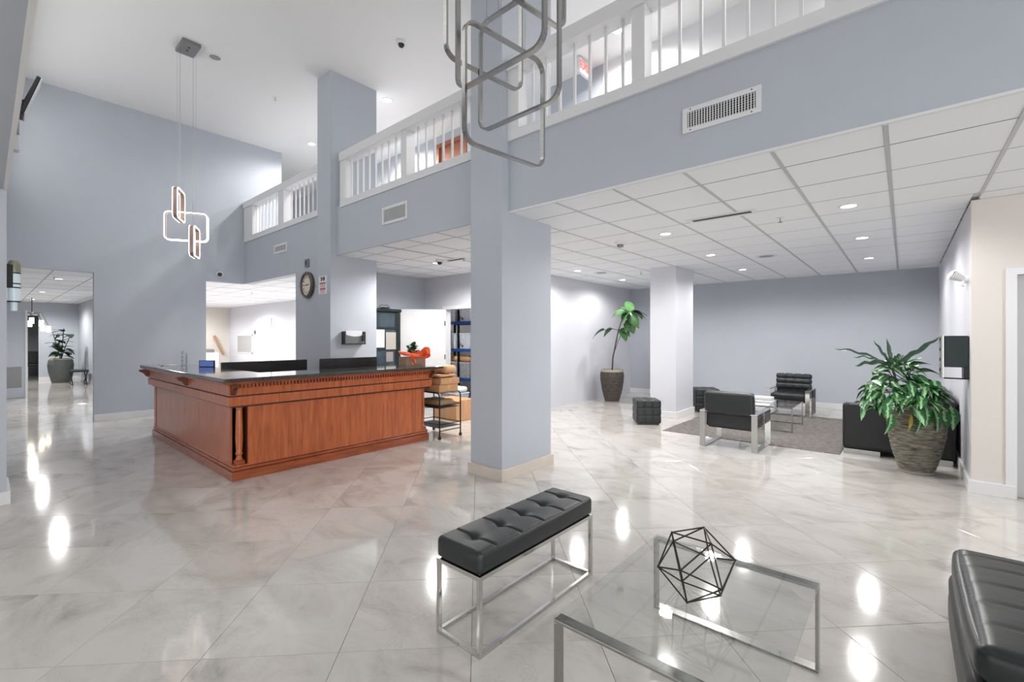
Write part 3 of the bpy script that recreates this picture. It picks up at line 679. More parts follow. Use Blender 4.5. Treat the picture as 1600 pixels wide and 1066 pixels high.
# exit sign upstairs
t = thing('exit_sign', (-3.62, 5.9, 5.45), 'white exit sign with red letters hanging above the gallery', 'sign')
B(-3.645, -3.595, 5.70, 6.04, 5.36, 5.58).obj('case', trimw, t, bevel=.006)
B(-3.63, -3.61, 5.86, 5.90, 5.58, 5.60).obj('mount', trimw, t)
text_mesh('lettering', 'EXIT', .17, Matrix.Translation((-3.5945, 5.87, 5.47)) @ Matrix(((0, 0, 1), (1, 0, 0), (0, 1, 0))).to_4x4(), red_l, t, .001, bold=True)
# TV, box speaker and sconce on the left
t = thing('television', (-6.0, .13, 3.7), 'black television tilted down from the upper wall at far left', 'television')
g = G().xprism([(.20, 3.48), (.235, 3.47), (.345, 3.84), (.318, 3.85)], -6.22, -6.0); g.obj('screen_case', black_p, t, bevel=.006)
G().xprism([(.237, 3.47), (.244, 3.468), (.354, 3.838), (.347, 3.84)], -6.22, -6.0).obj('bezel', trimw, t)
G().box(-6.2, -6.05, .12, .14, 3.5, 3.75).box(-6.14, -6.10, .13, .25, 3.60, 3.63).obj('wall_arm', black_m, t)
t = thing('wall_speaker', (-6.1, .13, 3.3), 'slim grey wall box with clear lower end under the television', 'speaker')
B(-6.12, -6.0, .12, .21, 3.27, 3.50).obj('case', slate, t, bevel=.01); B(-6.12, -6.0, .125, .212, 3.13, 3.27).obj('clear_end', frost, t, bevel=.01)
sx_, sy_ = -6.05, .178
t = thing('wall_sconce', (sx_, sy_, 1.9), 'glass wall sconce with black bands and brass cap at far left', 'wall lamp')
B(sx_-.05, sx_+.05, .131, .17, 1.9, 2.1).obj('back_plate', black_m, t)
G().lathe((sx_, sy_, 2.03), [(.04, 0), (.042, .02), (.042, .08), (.03, .11), (.01, .115)], 28).obj('cap', goldm, t)
G().lathe((sx_, sy_, 1.77), [(.02, 0), (.039, .005), (.039, .26)], 28).obj('shade', sconceg, t)
G().lathe((sx_, sy_, 1.69), [(.01, 0), (.022, .005), (.022, .08)], 20).obj('lower_shade', sconceg, t)
for z in (1.775, 1.90, 1.935, 2.03): G().lathe((sx_, sy_, z), [(.039, -.005), (.043, -.005), (.043, .005), (.039, .005)], 28).obj('band', black_m, t)

# ================================================================ pendants
def rrect_path(c, u, W, H, r, n=6):
    P = []
    for sx, sz, a0 in ((1, 1, 0), (-1, 1, 90), (-1, -1, 180), (1, -1, 270)):
        for k in range(n+1):
            a = R(a0+90*k/n); P.append(Vector(c)+Vector((u[0], u[1], 0))*(sx*(W/2-r)+r*math.cos(a))+Vector((0, 0, sz*(H/2-r)+r*math.sin(a))))
    return P
def band(g, c, u, W, H, r, th, dp, off=0.0):
    """flat band bent into a rounded rectangle: th radial thickness, dp depth square to its plane"""
    u = Vector((u[0], u[1])).normalized(); nrm = Vector((-u.y, u.x, 0)); out = rrect_path(c, u, W, H, r); inn = rrect_path(c, u, W-2*th, H-2*th, max(r-th, .004))
    m = len(out); V = []
    for a, b in zip(out, inn): V += [a+nrm*(off-dp/2), a+nrm*(off+dp/2), b+nrm*(off+dp/2), b+nrm*(off-dp/2)]
    F = []
    for i in range(m):
        j = (i+1) % m
        for k in range(4): F.append((i*4+k, j*4+k, j*4+(k+1) % 4, i*4+(k+1) % 4))
    return g.add(V, F, True)
def W2(lat, dep): return (lat*CA-dep*SA, lat*SA+dep*CA)
def Wd(l, d): return (l*CA-d*SA, l*SA+d*CA)
d1 = Wd(.743, .669); d2 = Wd(.743, -.669)
px_, py_ = W2(-.03, 2.13)
t = thing('chrome_pendant', (px_, py_, ZH), 'unlit chrome pendant of interlocked rounded squares at top centre', 'pendant light')
B(px_-.2, px_+.2, py_-.1, py_+.1, ZH-.03, ZH).obj('ceiling_plate', slate, t)
for lat, dep, zb, dd in [(-.026, 2.152, 2.305, d1), (.0225, 2.13, 2.48, d2), (-.133, 2.33, 2.79, d1), (-.0595, 1.869, 2.545, d2), (.0755, 2.10, 2.97, d1)]:
    c = W2(lat, dep); rr = band(G(), (c[0], c[1], zb+.275), dd, .50, .55, .065, .011, .024).obj('frame_ring', chrome_b, t, angle=50)
    for s_ in (-1, 1):
        q = (c[0]+dd[0]*.12*s_, c[1]+dd[1]*.12*s_); G().tube([(q[0], q[1], zb+.545), (q[0], q[1], ZH-.02)], .0012, 5).obj('cable', chrome_b, t)
# lit pendant
pc = (-7.70, 1.895)
t = thing('lit_pendant', (pc[0], pc[1], ZH), 'lit pendant of three glowing rounded rectangles above the reception desk', 'pendant light')
B(-7.90, -7.535, 1.79, 2.01, ZH-.05, ZH).obj('ceiling_plate', slate, t, bevel=.002)
for k in (-.05, .05): G().cyl((pc[0]+k, pc[1], ZH-.056), (pc[0]+k, pc[1], ZH-.05), .012, 10).obj('cable_gland', black_m, t)
dA = Wd(.93, .37); dB = Wd(.40, -.92)
def at6(px, dep=6.44): return W2((px-800)/711.1*dep, dep)
for (cx_, cy_), zc, dd, W_, H_ in [(at6(291.5), 3.02, dA, .515, .40), (at6(279.5, 6.35), 3.30, dB, .40, .42), (at6(304), 2.80, dB, .36, .42)]:
    fr = band(G(), (cx_, cy_, zc), dd, W_, H_, .06, .012, .05).obj('frame_ring', rose, t, angle=50)
    nn = Vector((-dd[1], dd[0], 0)); 
    band(G(), (cx_, cy_, zc), dd, W_+.006, H_+.006, .063, .014, .008, off=-.028).obj('led_strip', led, fr, angle=50)
    band(G(), (cx_, cy_, zc), dd, W_+.006, H_+.006, .063, .014, .008, off=.028).obj('led_strip', led, fr, angle=50)
    for s_ in (-1, 1):
        q = (cx_+dd[0]*.08*s_, cy_+dd[1]*.08*s_); G().tube([(q[0], q[1], zc+H_/2), (q[0], q[1], ZH-.05)], .0012, 5).obj('cable', chrome_b, t)
# pendant cluster in the left room
t = thing('glass_pendant_cluster', (-19.9, .95, 2.65), 'small cluster pendant of glowing glass tubes in the left room', 'pendant light')
G().tube([(-19.9, .95, 2.65), (-19.9, .95, 2.2)], .01, 6).obj('stem', black_m, t)
G().lathe((-19.9, .95, 2.18), [(.02, 0), (.25, .01), (.25, .03), (.02, .04)], 20).obj('canopy', chrome_b, t)
for dx, dy, z in ((-.2, -.25, 2.02), (-.1, .0, 1.98), (.1, -.05, 1.88), (.15, .22, 1.75), (-.05, .2, 1.9), (.05, .35, 1.72)):
    G().cyl((-19.9+dx, .95+dy, z-.1), (-19.9+dx, .95+dy, z+.08), .05, 10).obj('glass_tube', lampg, t)
    G().tube([(-19.9+dx, .95+dy, z+.08), (-19.9+dx*.6, .95+dy*.6, 2.18)], .006, 5).obj('cable', black_m, t)
# ================================================================ reception desk
t = thing('reception_desk', (-5.15, 1.66, 0), 'L-shaped cherry wood reception desk with dark granite top', 'reception desk')
XF, YF, YE, XE = -5.15, 1.66, 4.12, -8.42         # long front face, wing face, right end, left end
g = G()   # carcass, with a square niche cut from the corner and one at the right end
g.box(XF-.42, XF, YF+.12, YE-.10, .12, .755); g.box(XF-.42, XF-.13, YE-.10, YE, .12, .755)
g.box(XE, XF-.10, YF+.012, YF+.40, .12, .755); g.box(XF-.42, XF-.10, YF+.012, YF+.13, .12, .755)
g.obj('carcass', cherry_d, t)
B(XE, XF-.095, YF-.004, YF+.012, .15, .755).obj('side_panel', cherry, t)
B(XE-.006, XE+.10, YF-.010, YF-.004, .15, .755).obj('corner_stile', cherry, t, bevel=.002)
B(XF-.001, XF+.012, YF+.125, YE-.10, .15, .755).obj('front_panel', cherry, t)
def step(g, o, z0, z1): # a band running round the outside, o = how far it stands out
    g.box(XF-.45, XF+o, YF-o, YE+o*.5, z0, z1); g.box(XE-o, XF-.45, YF-o, YF+.40, z0, z1)
g = G(); step(g, .03, 0, .09); g.obj('plinth', cherry_h, t, bevel=.003)
g = G(); step(g, .018, .09, .125); g.obj('plinth_moulding', cherry_h, t, bevel=.012)
g = G(); step(g, .014, .131, .15); g.obj('plinth_cap', cherry, t, bevel=.004)
g = G(); step(g, .004, .125, .131); g.obj('plinth_groove', cherry_l, t)
g = G(); step(g, .07, .762, .855); g.obj('lower_frieze', cherry, t, bevel=.004)
g = G(); step(g, .035, .742, .762); g.obj('shadow_moulding', cherry_l, t, bevel=.003)
g = G(); step(g, .052, .855, .869); g.obj('frieze_groove', cherry_l, t)
g = G(); step(g, .075, .869, .965); g.obj('upper_frieze', cherry, t, bevel=.003)
g = G(); step(g, .085, .965, .985); g.obj('dentil_rail', cherry_h, t, bevel=.002)
g = G(); step(g, .125, .985, 1.0); step(g, .15, 1.0, 1.012); g.obj('cornice', cherry_h, t, bevel=.005)
g = G()
y = YF-.05
while y < YE+.03:
    g.box(XF+.083, XF+.115, y, y+.019, .946, .985); y += .036
g.obj('dentil', cherry_h, t, kind='stuff')
ring2 = [(XE-.16, YF-.15), (XF+.18, YF-.15), (XF+.18, YE+.16), (XF-.47, YE+.16), (XF-.47, YF+.42), (XE-.16, YF+.42)]
G().prism(ring2, 1.012, 1.05).obj('granite_top', granite_m, t, bevel=.01, seg=3)
def corbel(x, y, ax):
    p = [(0, .985), (.11, .985), (.10, .955), (.055, .93), (.03, .89), (0, .875)]
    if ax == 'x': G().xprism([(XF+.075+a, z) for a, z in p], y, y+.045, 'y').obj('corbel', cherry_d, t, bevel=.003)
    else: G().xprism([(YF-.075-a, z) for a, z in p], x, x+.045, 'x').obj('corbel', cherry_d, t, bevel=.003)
corbel(0, YF-.06, 'x'); corbel(0, YE-.01, 'x'); corbel(XF-1.35, 0, 'y'); corbel(XE-.05, 0, 'y')
def desk_column(x, y):
    B(x-.042, x+.042, y-.042, y+.042, .15, .19).obj('column_base', cherry_h, t, bevel=.003)
    V = []; F = []; prof = [(.036, .19), (.038, .2), (.03, .21), (.024, .235), (.034, .25), (.036, .262), (.028, .275), (.031, .30), (.036, .42), (.031, .70), (.028, .71), (.034, .725), (.034, .735), (.03, .745), (.036, .755)]
    n = 48
    for i, (r, z) in enumerate(prof):
        for k in range(n):
            fl = (1-.10*abs(math.sin(6*2*math.pi*k/n))) if 7 <= i <= 9 else 1
            V.append((x+r*fl*math.cos(2*math.pi*k/n), y+r*fl*math.sin(2*math.pi*k/n), z))
    for i in range(len(prof)-1):
        for k in range(n): F.append((i*n+k, i*n+(k+1) % n, (i+1)*n+(k+1) % n, (i+1)*n+k))
    G().add(V, F, True).obj('fluted_column', cherry, t)
desk_column(XF-.045, YF+.06); desk_column(XF-.045, YE-.05)

# things on and in the desk
t = thing('framed_card', (-7.30, 2.0, 1.05), 'small blue card in a black stand on the desk wing', 'sign holder')
u = Vector((.80, .60)); 
G().obox((-7.24, 2.0), (.80, .60), .112, .008, 1.05, 1.14).obj('stand', black_p, t, bevel=.003)
G().obox((-7.24+.006, 2.0-.0085), (.80, .60), .098, .004, 1.057, 1.132).obj('card', card_glow, t)
t = thing('acrylic_holder', (-7.93, 1.9, 1.05), 'tall clear acrylic holder on the desk wing', 'holder')
G().box(-7.98, -7.88, 1.88, 1.886, 1.056, 1.26).box(-7.98, -7.88, 1.93, 1.936, 1.056, 1.23).box(-7.99, -7.87, 1.87, 1.95, 1.05, 1.058).obj('body', frost, t, bevel=.002)
for z in (1.08, 1.13, 1.18): B(-7.97, -7.89, 1.874, 1.879, z, z+.03).obj('slip', paper, t)
tag(G().obox((-8.1, 1.78), (1, .2), .17, .09, 1.05, 1.056).obj('paper_stack', paper, bevel=.001), 'flat papers on the desk wing, left of the blue card', 'papers')
t = thing('pen', (-8.02, 1.66, 1.05), 'dark pen lying on the left end of the desk', 'pen')
G().tube([(-8.15, 1.70, 1.056), (-7.95, 1.63, 1.056)], .006, 8).obj('barrel', black_p, t)
G().tube([(-7.95, 1.63, 1.056), (-7.935, 1.625, 1.056)], .006, 8, rs=[.006, .002]).obj('tip', chrome, t)
# inner black panels of the work desks
def workdesk(y0, y1, x, label):
    t = thing('work_desk', (x-.4, (y0+y1)/2, 0), label, 'desk', 'black work desks behind the reception counter')
    B(x-.03, x, y0, y1, 0, 1.115 if x < -6.5 else 1.165).obj('privacy_panel', black_p, t, bevel=.006)
    B(x-.70, x-.03, y0, y1, .71, .74).obj('desk_top', black_m, t, bevel=.004)
    for yy in (y0+.02, y1-.05): B(x-.68, x-.05, yy, yy+.03, 0, .71).obj('end_panel', black_p, t)
workdesk(2.10, 3.27, -7.0, 'black work desk panel behind the counter, left one'); workdesk(2.98, 3.86, -6.0, 'black work desk panel behind the counter, right one')
# flower box with orange ribbon
t = thing('flower_box', (-5.36, 3.98, 1.05), 'small wooden plant box tied with orange ribbon on the desk end', 'planter')
G().box(-5.44, -5.28, 3.85, 3.865, 1.06, 1.18).box(-5.44, -5.28, 4.185, 4.20, 1.06, 1.18).box(-5.44, -5.425, 3.865, 4.185, 1.06, 1.18).box(-5.295, -5.28, 3.865, 4.185, 1.06, 1.18).box(-5.44, -5.28, 3.85, 4.20, 1.0502, 1.06).obj('box', woodbox, t, bevel=.002)
B(-5.425, -5.295, 3.865, 4.185, 1.06, 1.165).obj('soil', soil, t)
def ribbon(P, wd, nm='ribbon'):
    n = len(P); V = []; F = []
    for i, p in enumerate(P):
        p = Vector(p)+Vector((0, .02, .035)); tl = Vector((.012*math.sin(i*2.1), .010*math.cos(i*1.7), 0)); V += [p+tl+Vector((.0, 0, wd[i]*.62)), p-tl-Vector((0, 0, wd[i]*.62))]
    for i in range(n-1): F.append((2*i, 2*i+1, 2*i+3, 2*i+2))
    o = G().add(V, F, True).obj(nm, orange, t); m = o.modifiers.new('thick', 'SOLIDIFY'); m.thickness = .008; m2 = o.modifiers.new('sub', 'SUBSURF'); m2.levels = m2.render_levels = 2; return o
ribbon([(-5.30, 3.72, 1.215), (-5.27, 3.82, 1.20), (-5.25, 3.93, 1.175), (-5.26, 4.05, 1.15), (-5.27, 4.17, 1.165)], [.02, .035, .05, .04, .05])
ribbon([(-5.27, 3.93, 1.17), (-5.25, 3.97, 1.13), (-5.255, 3.95, 1.09), (-5.25, 4.0, 1.07)], [.05, .07, .06, .05], 'ribbon_tail')
ribbon([(-5.30, 4.08, 1.19), (-5.24, 4.13, 1.235), (-5.20, 4.20, 1.24), (-5.23, 4.24, 1.18), (-5.27, 4.16, 1.15), (-5.29, 4.09, 1.17)], [.07, .08, .09, .09, .08, .06], 'ribbon_bow')
ribbon([(-5.29, 4.05, 1.17), (-5.33, 4.0, 1.21), (-5.36, 3.96, 1.18), (-5.31, 4.03, 1.16)], [.05, .06, .06, .05], 'ribbon_bow')
ribbon([(-5.28, 3.70, 1.235), (-5.25, 3.78, 1.175), (-5.25, 3.88, 1.19), (-5.27, 3.95, 1.16)], [.02, .03, .05, .04])
ribbon([(-5.27, 3.90, 1.17), (-5.245, 3.93, 1.12), (-5.25, 3.91, 1.07), (-5.245, 3.95, 1.035)], [.05, .06, .05, .03], 'ribbon_tail')
ribbon([(-5.29, 4.10, 1.17), (-5.26, 4.10, 1.24), (-5.22, 4.17, 1.27), (-5.21, 4.23, 1.22), (-5.24, 4.20, 1.16)], [.04, .05, .05, .06, .04], 'ribbon_bow')
ribbon([(-5.27, 4.14, 1.15), (-5.21, 4.12, 1.20), (-5.20, 4.16, 1.23), (-5.22, 4.21, 1.17), (-5.26, 4.24, 1.13)], [.05, .06, .06, .05, .03], 'ribbon_bow')
ribbon([(-5.31, 4.0, 1.17), (-5.27, 4.04, 1.22), (-5.25, 4.09, 1.20), (-5.27, 4.12, 1.16)], [.03, .05, .05, .04], 'ribbon_bow')
def leaf_mesh(L, Wd_, droop=.3, fold=.15, n=7, point=1.0, name='leaf', mat=None, wave=0.0):
    V = []; F = []
    for i in range(n+1):
        s = i/n; wv = Wd_/2*(math.sin(math.pi*s**.75)**point if 0 < s < 1 else 0.0); wv = max(wv, .0015)
        z = -droop*L*s*s; y = L*(s-.25*droop*s*s)
        zz = fold*wv+wave*Wd_*math.sin(s*14)
        V += [(-wv, y, z+zz), (0, y, z), (wv, y, z+fold*wv-wave*Wd_*math.sin(s*14))]
    for i in range(n):
        a = 3*i; F += [(a, a+1, a+4, a+3), (a+1, a+2, a+5, a+4)]
    me = G().add(V, F, True).mesh(name, angle=80); me.materials.append(mat or leaf_g); return me
def put_leaf(me, parent, base, az, pitch, roll=0, sc=1, name='leaf'):
    o = bpy.data.objects.new(name, me); COL.objects.link(o); o.parent = parent
    o.location = Vector(base)-BASE[parent.name]; o.rotation_euler = Euler((R(pitch), R(roll), R(az)), 'XYZ'); o.scale = (sc, sc, sc); return o
sl = leaf_mesh(.085, .055, .2, mat=leaf_g)
for k in range(80):
    a = rnd.uniform(0, 360); h_ = rnd.uniform(0, .16)
    put_leaf(sl, t, (-5.36+rnd.uniform(-.035, .035), 4.03+rnd.uniform(-.07, .07)*(1.2-h_*4), 1.19+h_), a, rnd.uniform(-10, 65), sc=rnd.uniform(.8, 1.2))
G().tube([(-5.36, 4.03, 1.15), (-5.36, 4.03, 1.34)], .006, 6).obj('stem', leaf_d, t)
# black cabinet with glass and papers in the office
t = thing('glass_cabinet', (-7.86, 5.1, 0), 'black framed glass cabinet with papers taped on, against the office wall', 'cabinet')
B(-8.0, -7.72, 4.74, 5.48, 0, 1.96).obj('case', cabframe, t, bevel=.006); B(-8.0, -7.66, 4.68, 5.50, 1.96, 2.02).obj('crown', cabframe, t, bevel=.02)
for z0, z1 in ((1.66, 1.93), (1.25, 1.61), (.82, 1.20)): B(-7.722, -7.708, 4.80, 5.36, z0, z1).obj('glass_pane', cabglass, t)
for z in (1.61, 1.20): B(-7.72, -7.70, 4.76, 5.46, z, z+.05).obj('rail', cabframe, t, bevel=.003)
B(-7.706, -7.703, 4.90, 5.12, 1.26, 1.62).obj('paper_sheet', paper, t); B(-7.700, -7.697, 5.15, 5.38, 1.22, 1.56).obj('paper_sheet', pm('grey_paper', srgb(178, 172, 164), .7), t); B(-7.706, -7.703, 5.16, 5.32, .98, 1.17).obj('paper_sheet', grey_p, t)
tag(G().box(-7.9, -7.82, 5.16, 5.3, 2.02, 2.06).tube([(-7.86, 5.1, 2.03), (-7.86, 5.13, 2.10), (-7.86, 5.3, 2.10), (-7.86, 5.36, 2.03)], .006, 6).obj('desk_bell', black_p), 'small dark object on top of the glass cabinet', 'ornament')
# storage shelving in the closet
t = thing('storage_shelf', (-7.4, 6.95, 0), 'black and blue steel storage rack inside the closet', 'shelving')
for x in (-8.10, -7.47, -6.75):
    for y in (6.86, 7.32): B(x-.02, x+.02, y-.02, y+.02, 0, 2.2).obj('upright', black_m, t)
for z in (.20, .55, 1.19, 1.79):
    B(-8.1, -6.75, 6.835, 6.86, z-.045, z+.02).obj('blue_beam', blue_m, t); B(-8.1, -6.75, 7.32, 7.345, z-.045, z+.02).obj('blue_beam', blue_m, t)
    B(-8.08, -6.77, 6.86, 7.32, z-.01, z).obj('shelf_board', tray, t)
def bin_(x0, x1, y0, y1, z0, z1, label, mat=plast):
    t = thing('storage_bin', ((x0+x1)/2, (y0+y1)/2, z0), label, 'bin', 'plastic bins in the storage closet')
    e = .02; V = [(x0+e, y0+e, z0), (x1-e, y0+e, z0), (x1-e, y1-e, z0), (x0+e, y1-e, z0), (x0, y0, z1), (x1, y0, z1), (x1, y1, z1), (x0, y1, z1)]
    G().add(V, [(3, 2, 1, 0), (4, 5, 6, 7), (0, 1, 5, 4), (1, 2, 6, 5), (2, 3, 7, 6), (3, 0, 4, 7)]).obj('tub', mat, t, bevel=.006)
    G().box(x0-.01, x1+.01, y0-.01, y1+.01, z1-.012, z1+.012).obj('rim', frost, t, bevel=.004)
    for k in range(3): B(x0+.04+.05*k, x0+.075+.05*k, y0+.004, y0+.012, z0+.06+.03*(k % 2), z0+.10+.04*(k % 2)).obj('print', black_ink if k != 1 else grey_p, t)
pb = pm('patterned_plastic', srgb(206, 210, 220), .4, noise=.4, nscale=45)
bin_(-7.98, -7.60, 6.87, 7.25, 1.79, 2.08, 'pale patterned bin on the top shelf, left', pb); bin_(-7.52, -7.12, 6.87, 7.25, 1.79, 2.12, 'pale patterned bin on the top shelf, right', pb)
bin_(-7.98, -7.58, 6.87, 7.25, 1.19, 1.54, 'pale patterned bin on the second shelf, left', pb); bin_(-7.52, -7.12, 6.87, 7.25, 1.19, 1.54, 'pale patterned bin on the second shelf, right', pb)
bin_(-7.95, -7.15, 6.87, 7.25, .55, .90, 'wide clear bin on the third shelf')
def box_(x0, x1, y0, y1, z0, z1, label, rz=0, mat=card):
    t = thing('cardboard_box', ((x0+x1)/2, (y0+y1)/2, z0), label, 'box')
    B(x0, x1, y0, y1, z0, z1).obj('carton', mat, t, bevel=.005)
    B(x0-.001, x1+.001, (y0+y1)/2-.025, (y0+y1)/2+.025, z0+.3*(z1-z0), z1+.001).obj('tape', kraft, t)
    B((x0+x1)/2-.012, (x0+x1)/2+.012, y0-.0015, y0, z0+.01, z1-.01).obj('seam', grey_p, t)
    t.rotation_euler = (0, 0, R(rz)); return t
def bag(c, sx, sy, sz, label, mat=kraft, rz=0):
    g = G(); M = Matrix.Rotation(R(rz), 3, 'Z'); soft_box(g, (c[0], c[1], c[2]+sz/2), (sx, sy, sz), r=min(sz*.45, .05), puff=.006, seams=((-.5, .3), (.1,), ()), depth=.008, wid=.03, n=(12, 12, 4), M=M)
    return tag(g.obj('padded_envelope', mat, angle=70), label, 'envelope')
bag((-7.5, 7.05, .92), .6, .3, .12, 'crumpled brown bag on the clear bin in the closet')
box_(-6.45, -5.83, 5.30, 5.75, 0, .36, 'big brown cardboard box on the floor outside the closet', rz=0)
bin_(-6.9, -6.45, 5.85, 6.2, .0, .38, 'grey plastic tub on the office floor behind the cardboard box')
bag((-6.65, 6.02, .40), .42, .3, .10, 'white plastic bag on the grey tub', paper)
bin_(-7.2, -6.95, 5.2, 5.5, .0, .42, 'clear bin on the office floor left of the cardboard box')
bag((-7.05, 5.35, .435), .26, .26, .08, 'brown parcel on the clear floor bin')

# rolling cart at the desk end
t = thing('rolling_cart', (-5.32, 4.42, 0), 'black wire rolling cart at the right end of the reception desk', 'cart')
x0, x1, y0, y1 = -5.60, -4.99, 4.22, 4.62
for y in (y0, y1):
    P = [(x1, y, .05), (x1, y, .60)]+[(x1-.06+.06*math.cos(R(a)), y, .60+.06*math.sin(R(a))) for a in (30, 60, 90)]+[(x0+.06-.06*math.cos(R(a)), y, .60+.06*math.sin(R(a))) for a in (90, 60, 30)]+[(x0, y, .60), (x0, y, .05)]
    G().tube(P, .010, 8).obj('side_frame', black_m, t)
for z, dz in ((.16, .05), (.44, .04), (.655, .0)):
    B(x0+.01, x1-.01, y0, y1, z, z+.006).obj('shelf', tray, t)
    if dz:
        for yy in (y0, y1): G().tube([(x0+.01, yy, z+dz), (x1-.01, yy, z+dz)], .006, 6).obj('rail', black_m, t)
        for xx in (x0+.01, x1-.01): G().tube([(xx, y0, z+dz), (xx, y1, z+dz)], .006, 6).obj('rail', black_m, t)
for x in (x0, x1):
    for y in (y0, y1): G().cyl((x-.01, y, .024), (x+.01, y, .024), .024, 14).box(x-.012, x+.012, y-.008, y+.008, .03, .055).obj('caster', black_p, t)
G().tube([(x1, y0, .12), (x1, y1, .12)], .007, 6).obj('brace', black_m, t)
box_(-5.50, -5.02, 4.24, 4.60, .662, .775, 'lower cardboard box on the rolling cart')
box_(-5.50, -5.0, 4.25, 4.61, .777, .865, 'upper cardboard box on the rolling cart')
bag((-5.24, 4.42, .874), .40, .32, .045, 'flat brown envelope on the boxes of the cart')
bag((-5.22, 4.47, .930), .34, .28, .11, 'thick brown padded envelope, topmost on the cart', rz=12)
bag((-5.28, 4.42, .447), .44, .32, .10, 'brown padded bag on the middle shelf of the cart', pm('dull_kraft', srgb(160, 128, 96), .7, noise=.1, nscale=8))

# ================================================================ seating by the camera
def hoop_table(loc, label):
    x0, x1, y0, y1, h_ = -1.02, -.28, 1.43, 2.40, .38
    t = thing('coffee_table', ((x0+x1)/2, (y0+y1)/2, 0), label, 'coffee table')
    for y in (y0+.025, y1-.025):
        fr = B(x0, x1, y-.025, y+.025, h_-.022, h_-.010).obj('hoop_top', chrome_b, t, bevel=.0015)
        B(x0, x1, y-.025, y+.025, 0, .012).obj('hoop_foot', chrome_b, t, bevel=.0015)
        B(x0, x0+.012, y-.025, y+.025, .012, h_-.022).obj('leg', chrome_b, t, bevel=.0015)
        B(x1-.012, x1, y-.025, y+.025, .012, h_-.022).obj('leg', chrome_b, t, bevel=.0015)
    B(x0, x1, y0, y1, h_-.010, h_).obj('glass_top', glass, t)
    return t
tb = hoop_table(None, 'glass coffee table on chrome hoop legs holding the black geometric ornament')
ico = [[-0.6505, 2.0912, 0.4871], [-0.7858, 2.0216, 0.5429], [-0.6551, 2.0326, 0.6381], [-0.7924, 1.8708, 0.4842], [-0.5809, 1.8886, 0.6381], [-0.5736, 1.9834, 0.3938], [-0.5239, 2.009, 0.5459], [-0.7354, 1.9912, 0.392], [-0.7427, 1.8964, 0.6363], [-0.6658, 1.7886, 0.543], [-0.5306, 1.8581, 0.4872], [-0.6612, 1.8471, 0.392]]
ico = [Vector(p)+Vector((0, 0, -.007)) for p in ico]
t = thing('geometric_ornament', (-.6577, 1.94, .38), 'black open wire polyhedron standing on the glass coffee table', 'ornament')
L0 = min((ico[0]-p).length for p in ico[1:])
for i in range(12):
    for j in range(i+1, 12):
        if (ico[i]-ico[j]).length < L0*1.25:
            G().tube([ico[i], ico[j]], .0033, 7).obj('rod', bronze, t)
    G().lathe(ico[i], [(.0005, -.0045), (.0038, -.0028), (.005, 0), (.0038, .0028), (.0005, .0045)], 10).obj('joint', bronze, t)
# bench
x0, x1, y0, y1, h_ = -1.745, -1.445, 1.455, 2.435, .37
t = thing('tufted_bench', ((x0+x1)/2, (y0+y1)/2, 0), 'black tufted leather bench on an open chrome frame', 'bench')
s = .02
for x in (x0, x1-s):
    for y in (y0, y1-s): B(x, x+s, y, y+s, .0, h_).obj('leg', chrome, t, bevel=.001)
for z, nm in ((0.0, 'bottom_rail'), (h_-s, 'top_rail')):
    for x in (x0, x1-s): B(x, x+s, y0+s, y1-s, z, z+s).obj(nm, chrome, t, bevel=.001)
    for y in (y0, y1-s): B(x0+s, x1-s, y, y+s, z, z+s).obj(nm, chrome, t, bevel=.001)
g = G(); ys_ = [-.76, -.38, 0, .38, .76]
soft_box(g, ((x0+x1)/2, (y0+y1)/2, h_+.055), (x1-x0, y1-y0, .105), r=.022, seams=((), ys_, ()), depth=.011, wid=.007, puff=.007, buttons=[(0, q) for q in ys_], bdepth=.030, brad=.026, top=True, n=(36, 220, 8))
cu = g.obj('cushion', leather, t, angle=60)
for q in ys_: G().lathe(((x0+x1)/2, (y0+y1)/2+q*(y1-y0)/2, h_+.082), [(.001, .010), (.008, .008), (.011, .002), (.001, 0)], 12).obj('button', leather_s, cu)
# big tufted lounge seat at the lower right
x0, x1, y0, y1 = .185, 1.75, 2.17, 3.15
t = thing('tufted_daybed', ((x0+x1)/2, (y0+y1)/2, 0), 'black leather tufted daybed cut by the lower right corner', 'daybed')
g = G(); soft_box(g, ((x0+x1)/2, (y0+y1)/2, .355), (x1-x0, y1-y0, .13), r=.04, seams=((), (-.6, -.22, .16, .52, .80), ()), depth=.007, wid=.010, puff=.018, top=True, buttons=[(-.56, .66), (-.56, 0.0), (-.56, -.5), (0, .66), (0, 0), (.5, .66)], bdepth=.05, brad=.06, n=(60, 90, 8)); g.obj('cushion', creased, t, angle=60)
g = G(); soft_box(g, ((x0+x1)/2-.012, (y0+y1)/2-.005, .185), (x1-x0+.01, y1-y0-.02, .23), r=.04, puff=.012, seams=((), (), (.3,)), depth=.006, n=(20, 20, 10)); g.obj('base', leather_s, t, angle=60)
for x in (x0+.08, x1-.12):
    for y in (y0+.06, y1-.12): B(x, x+.05, y, y+.05, 0, .075).obj('leg', black_m, t)

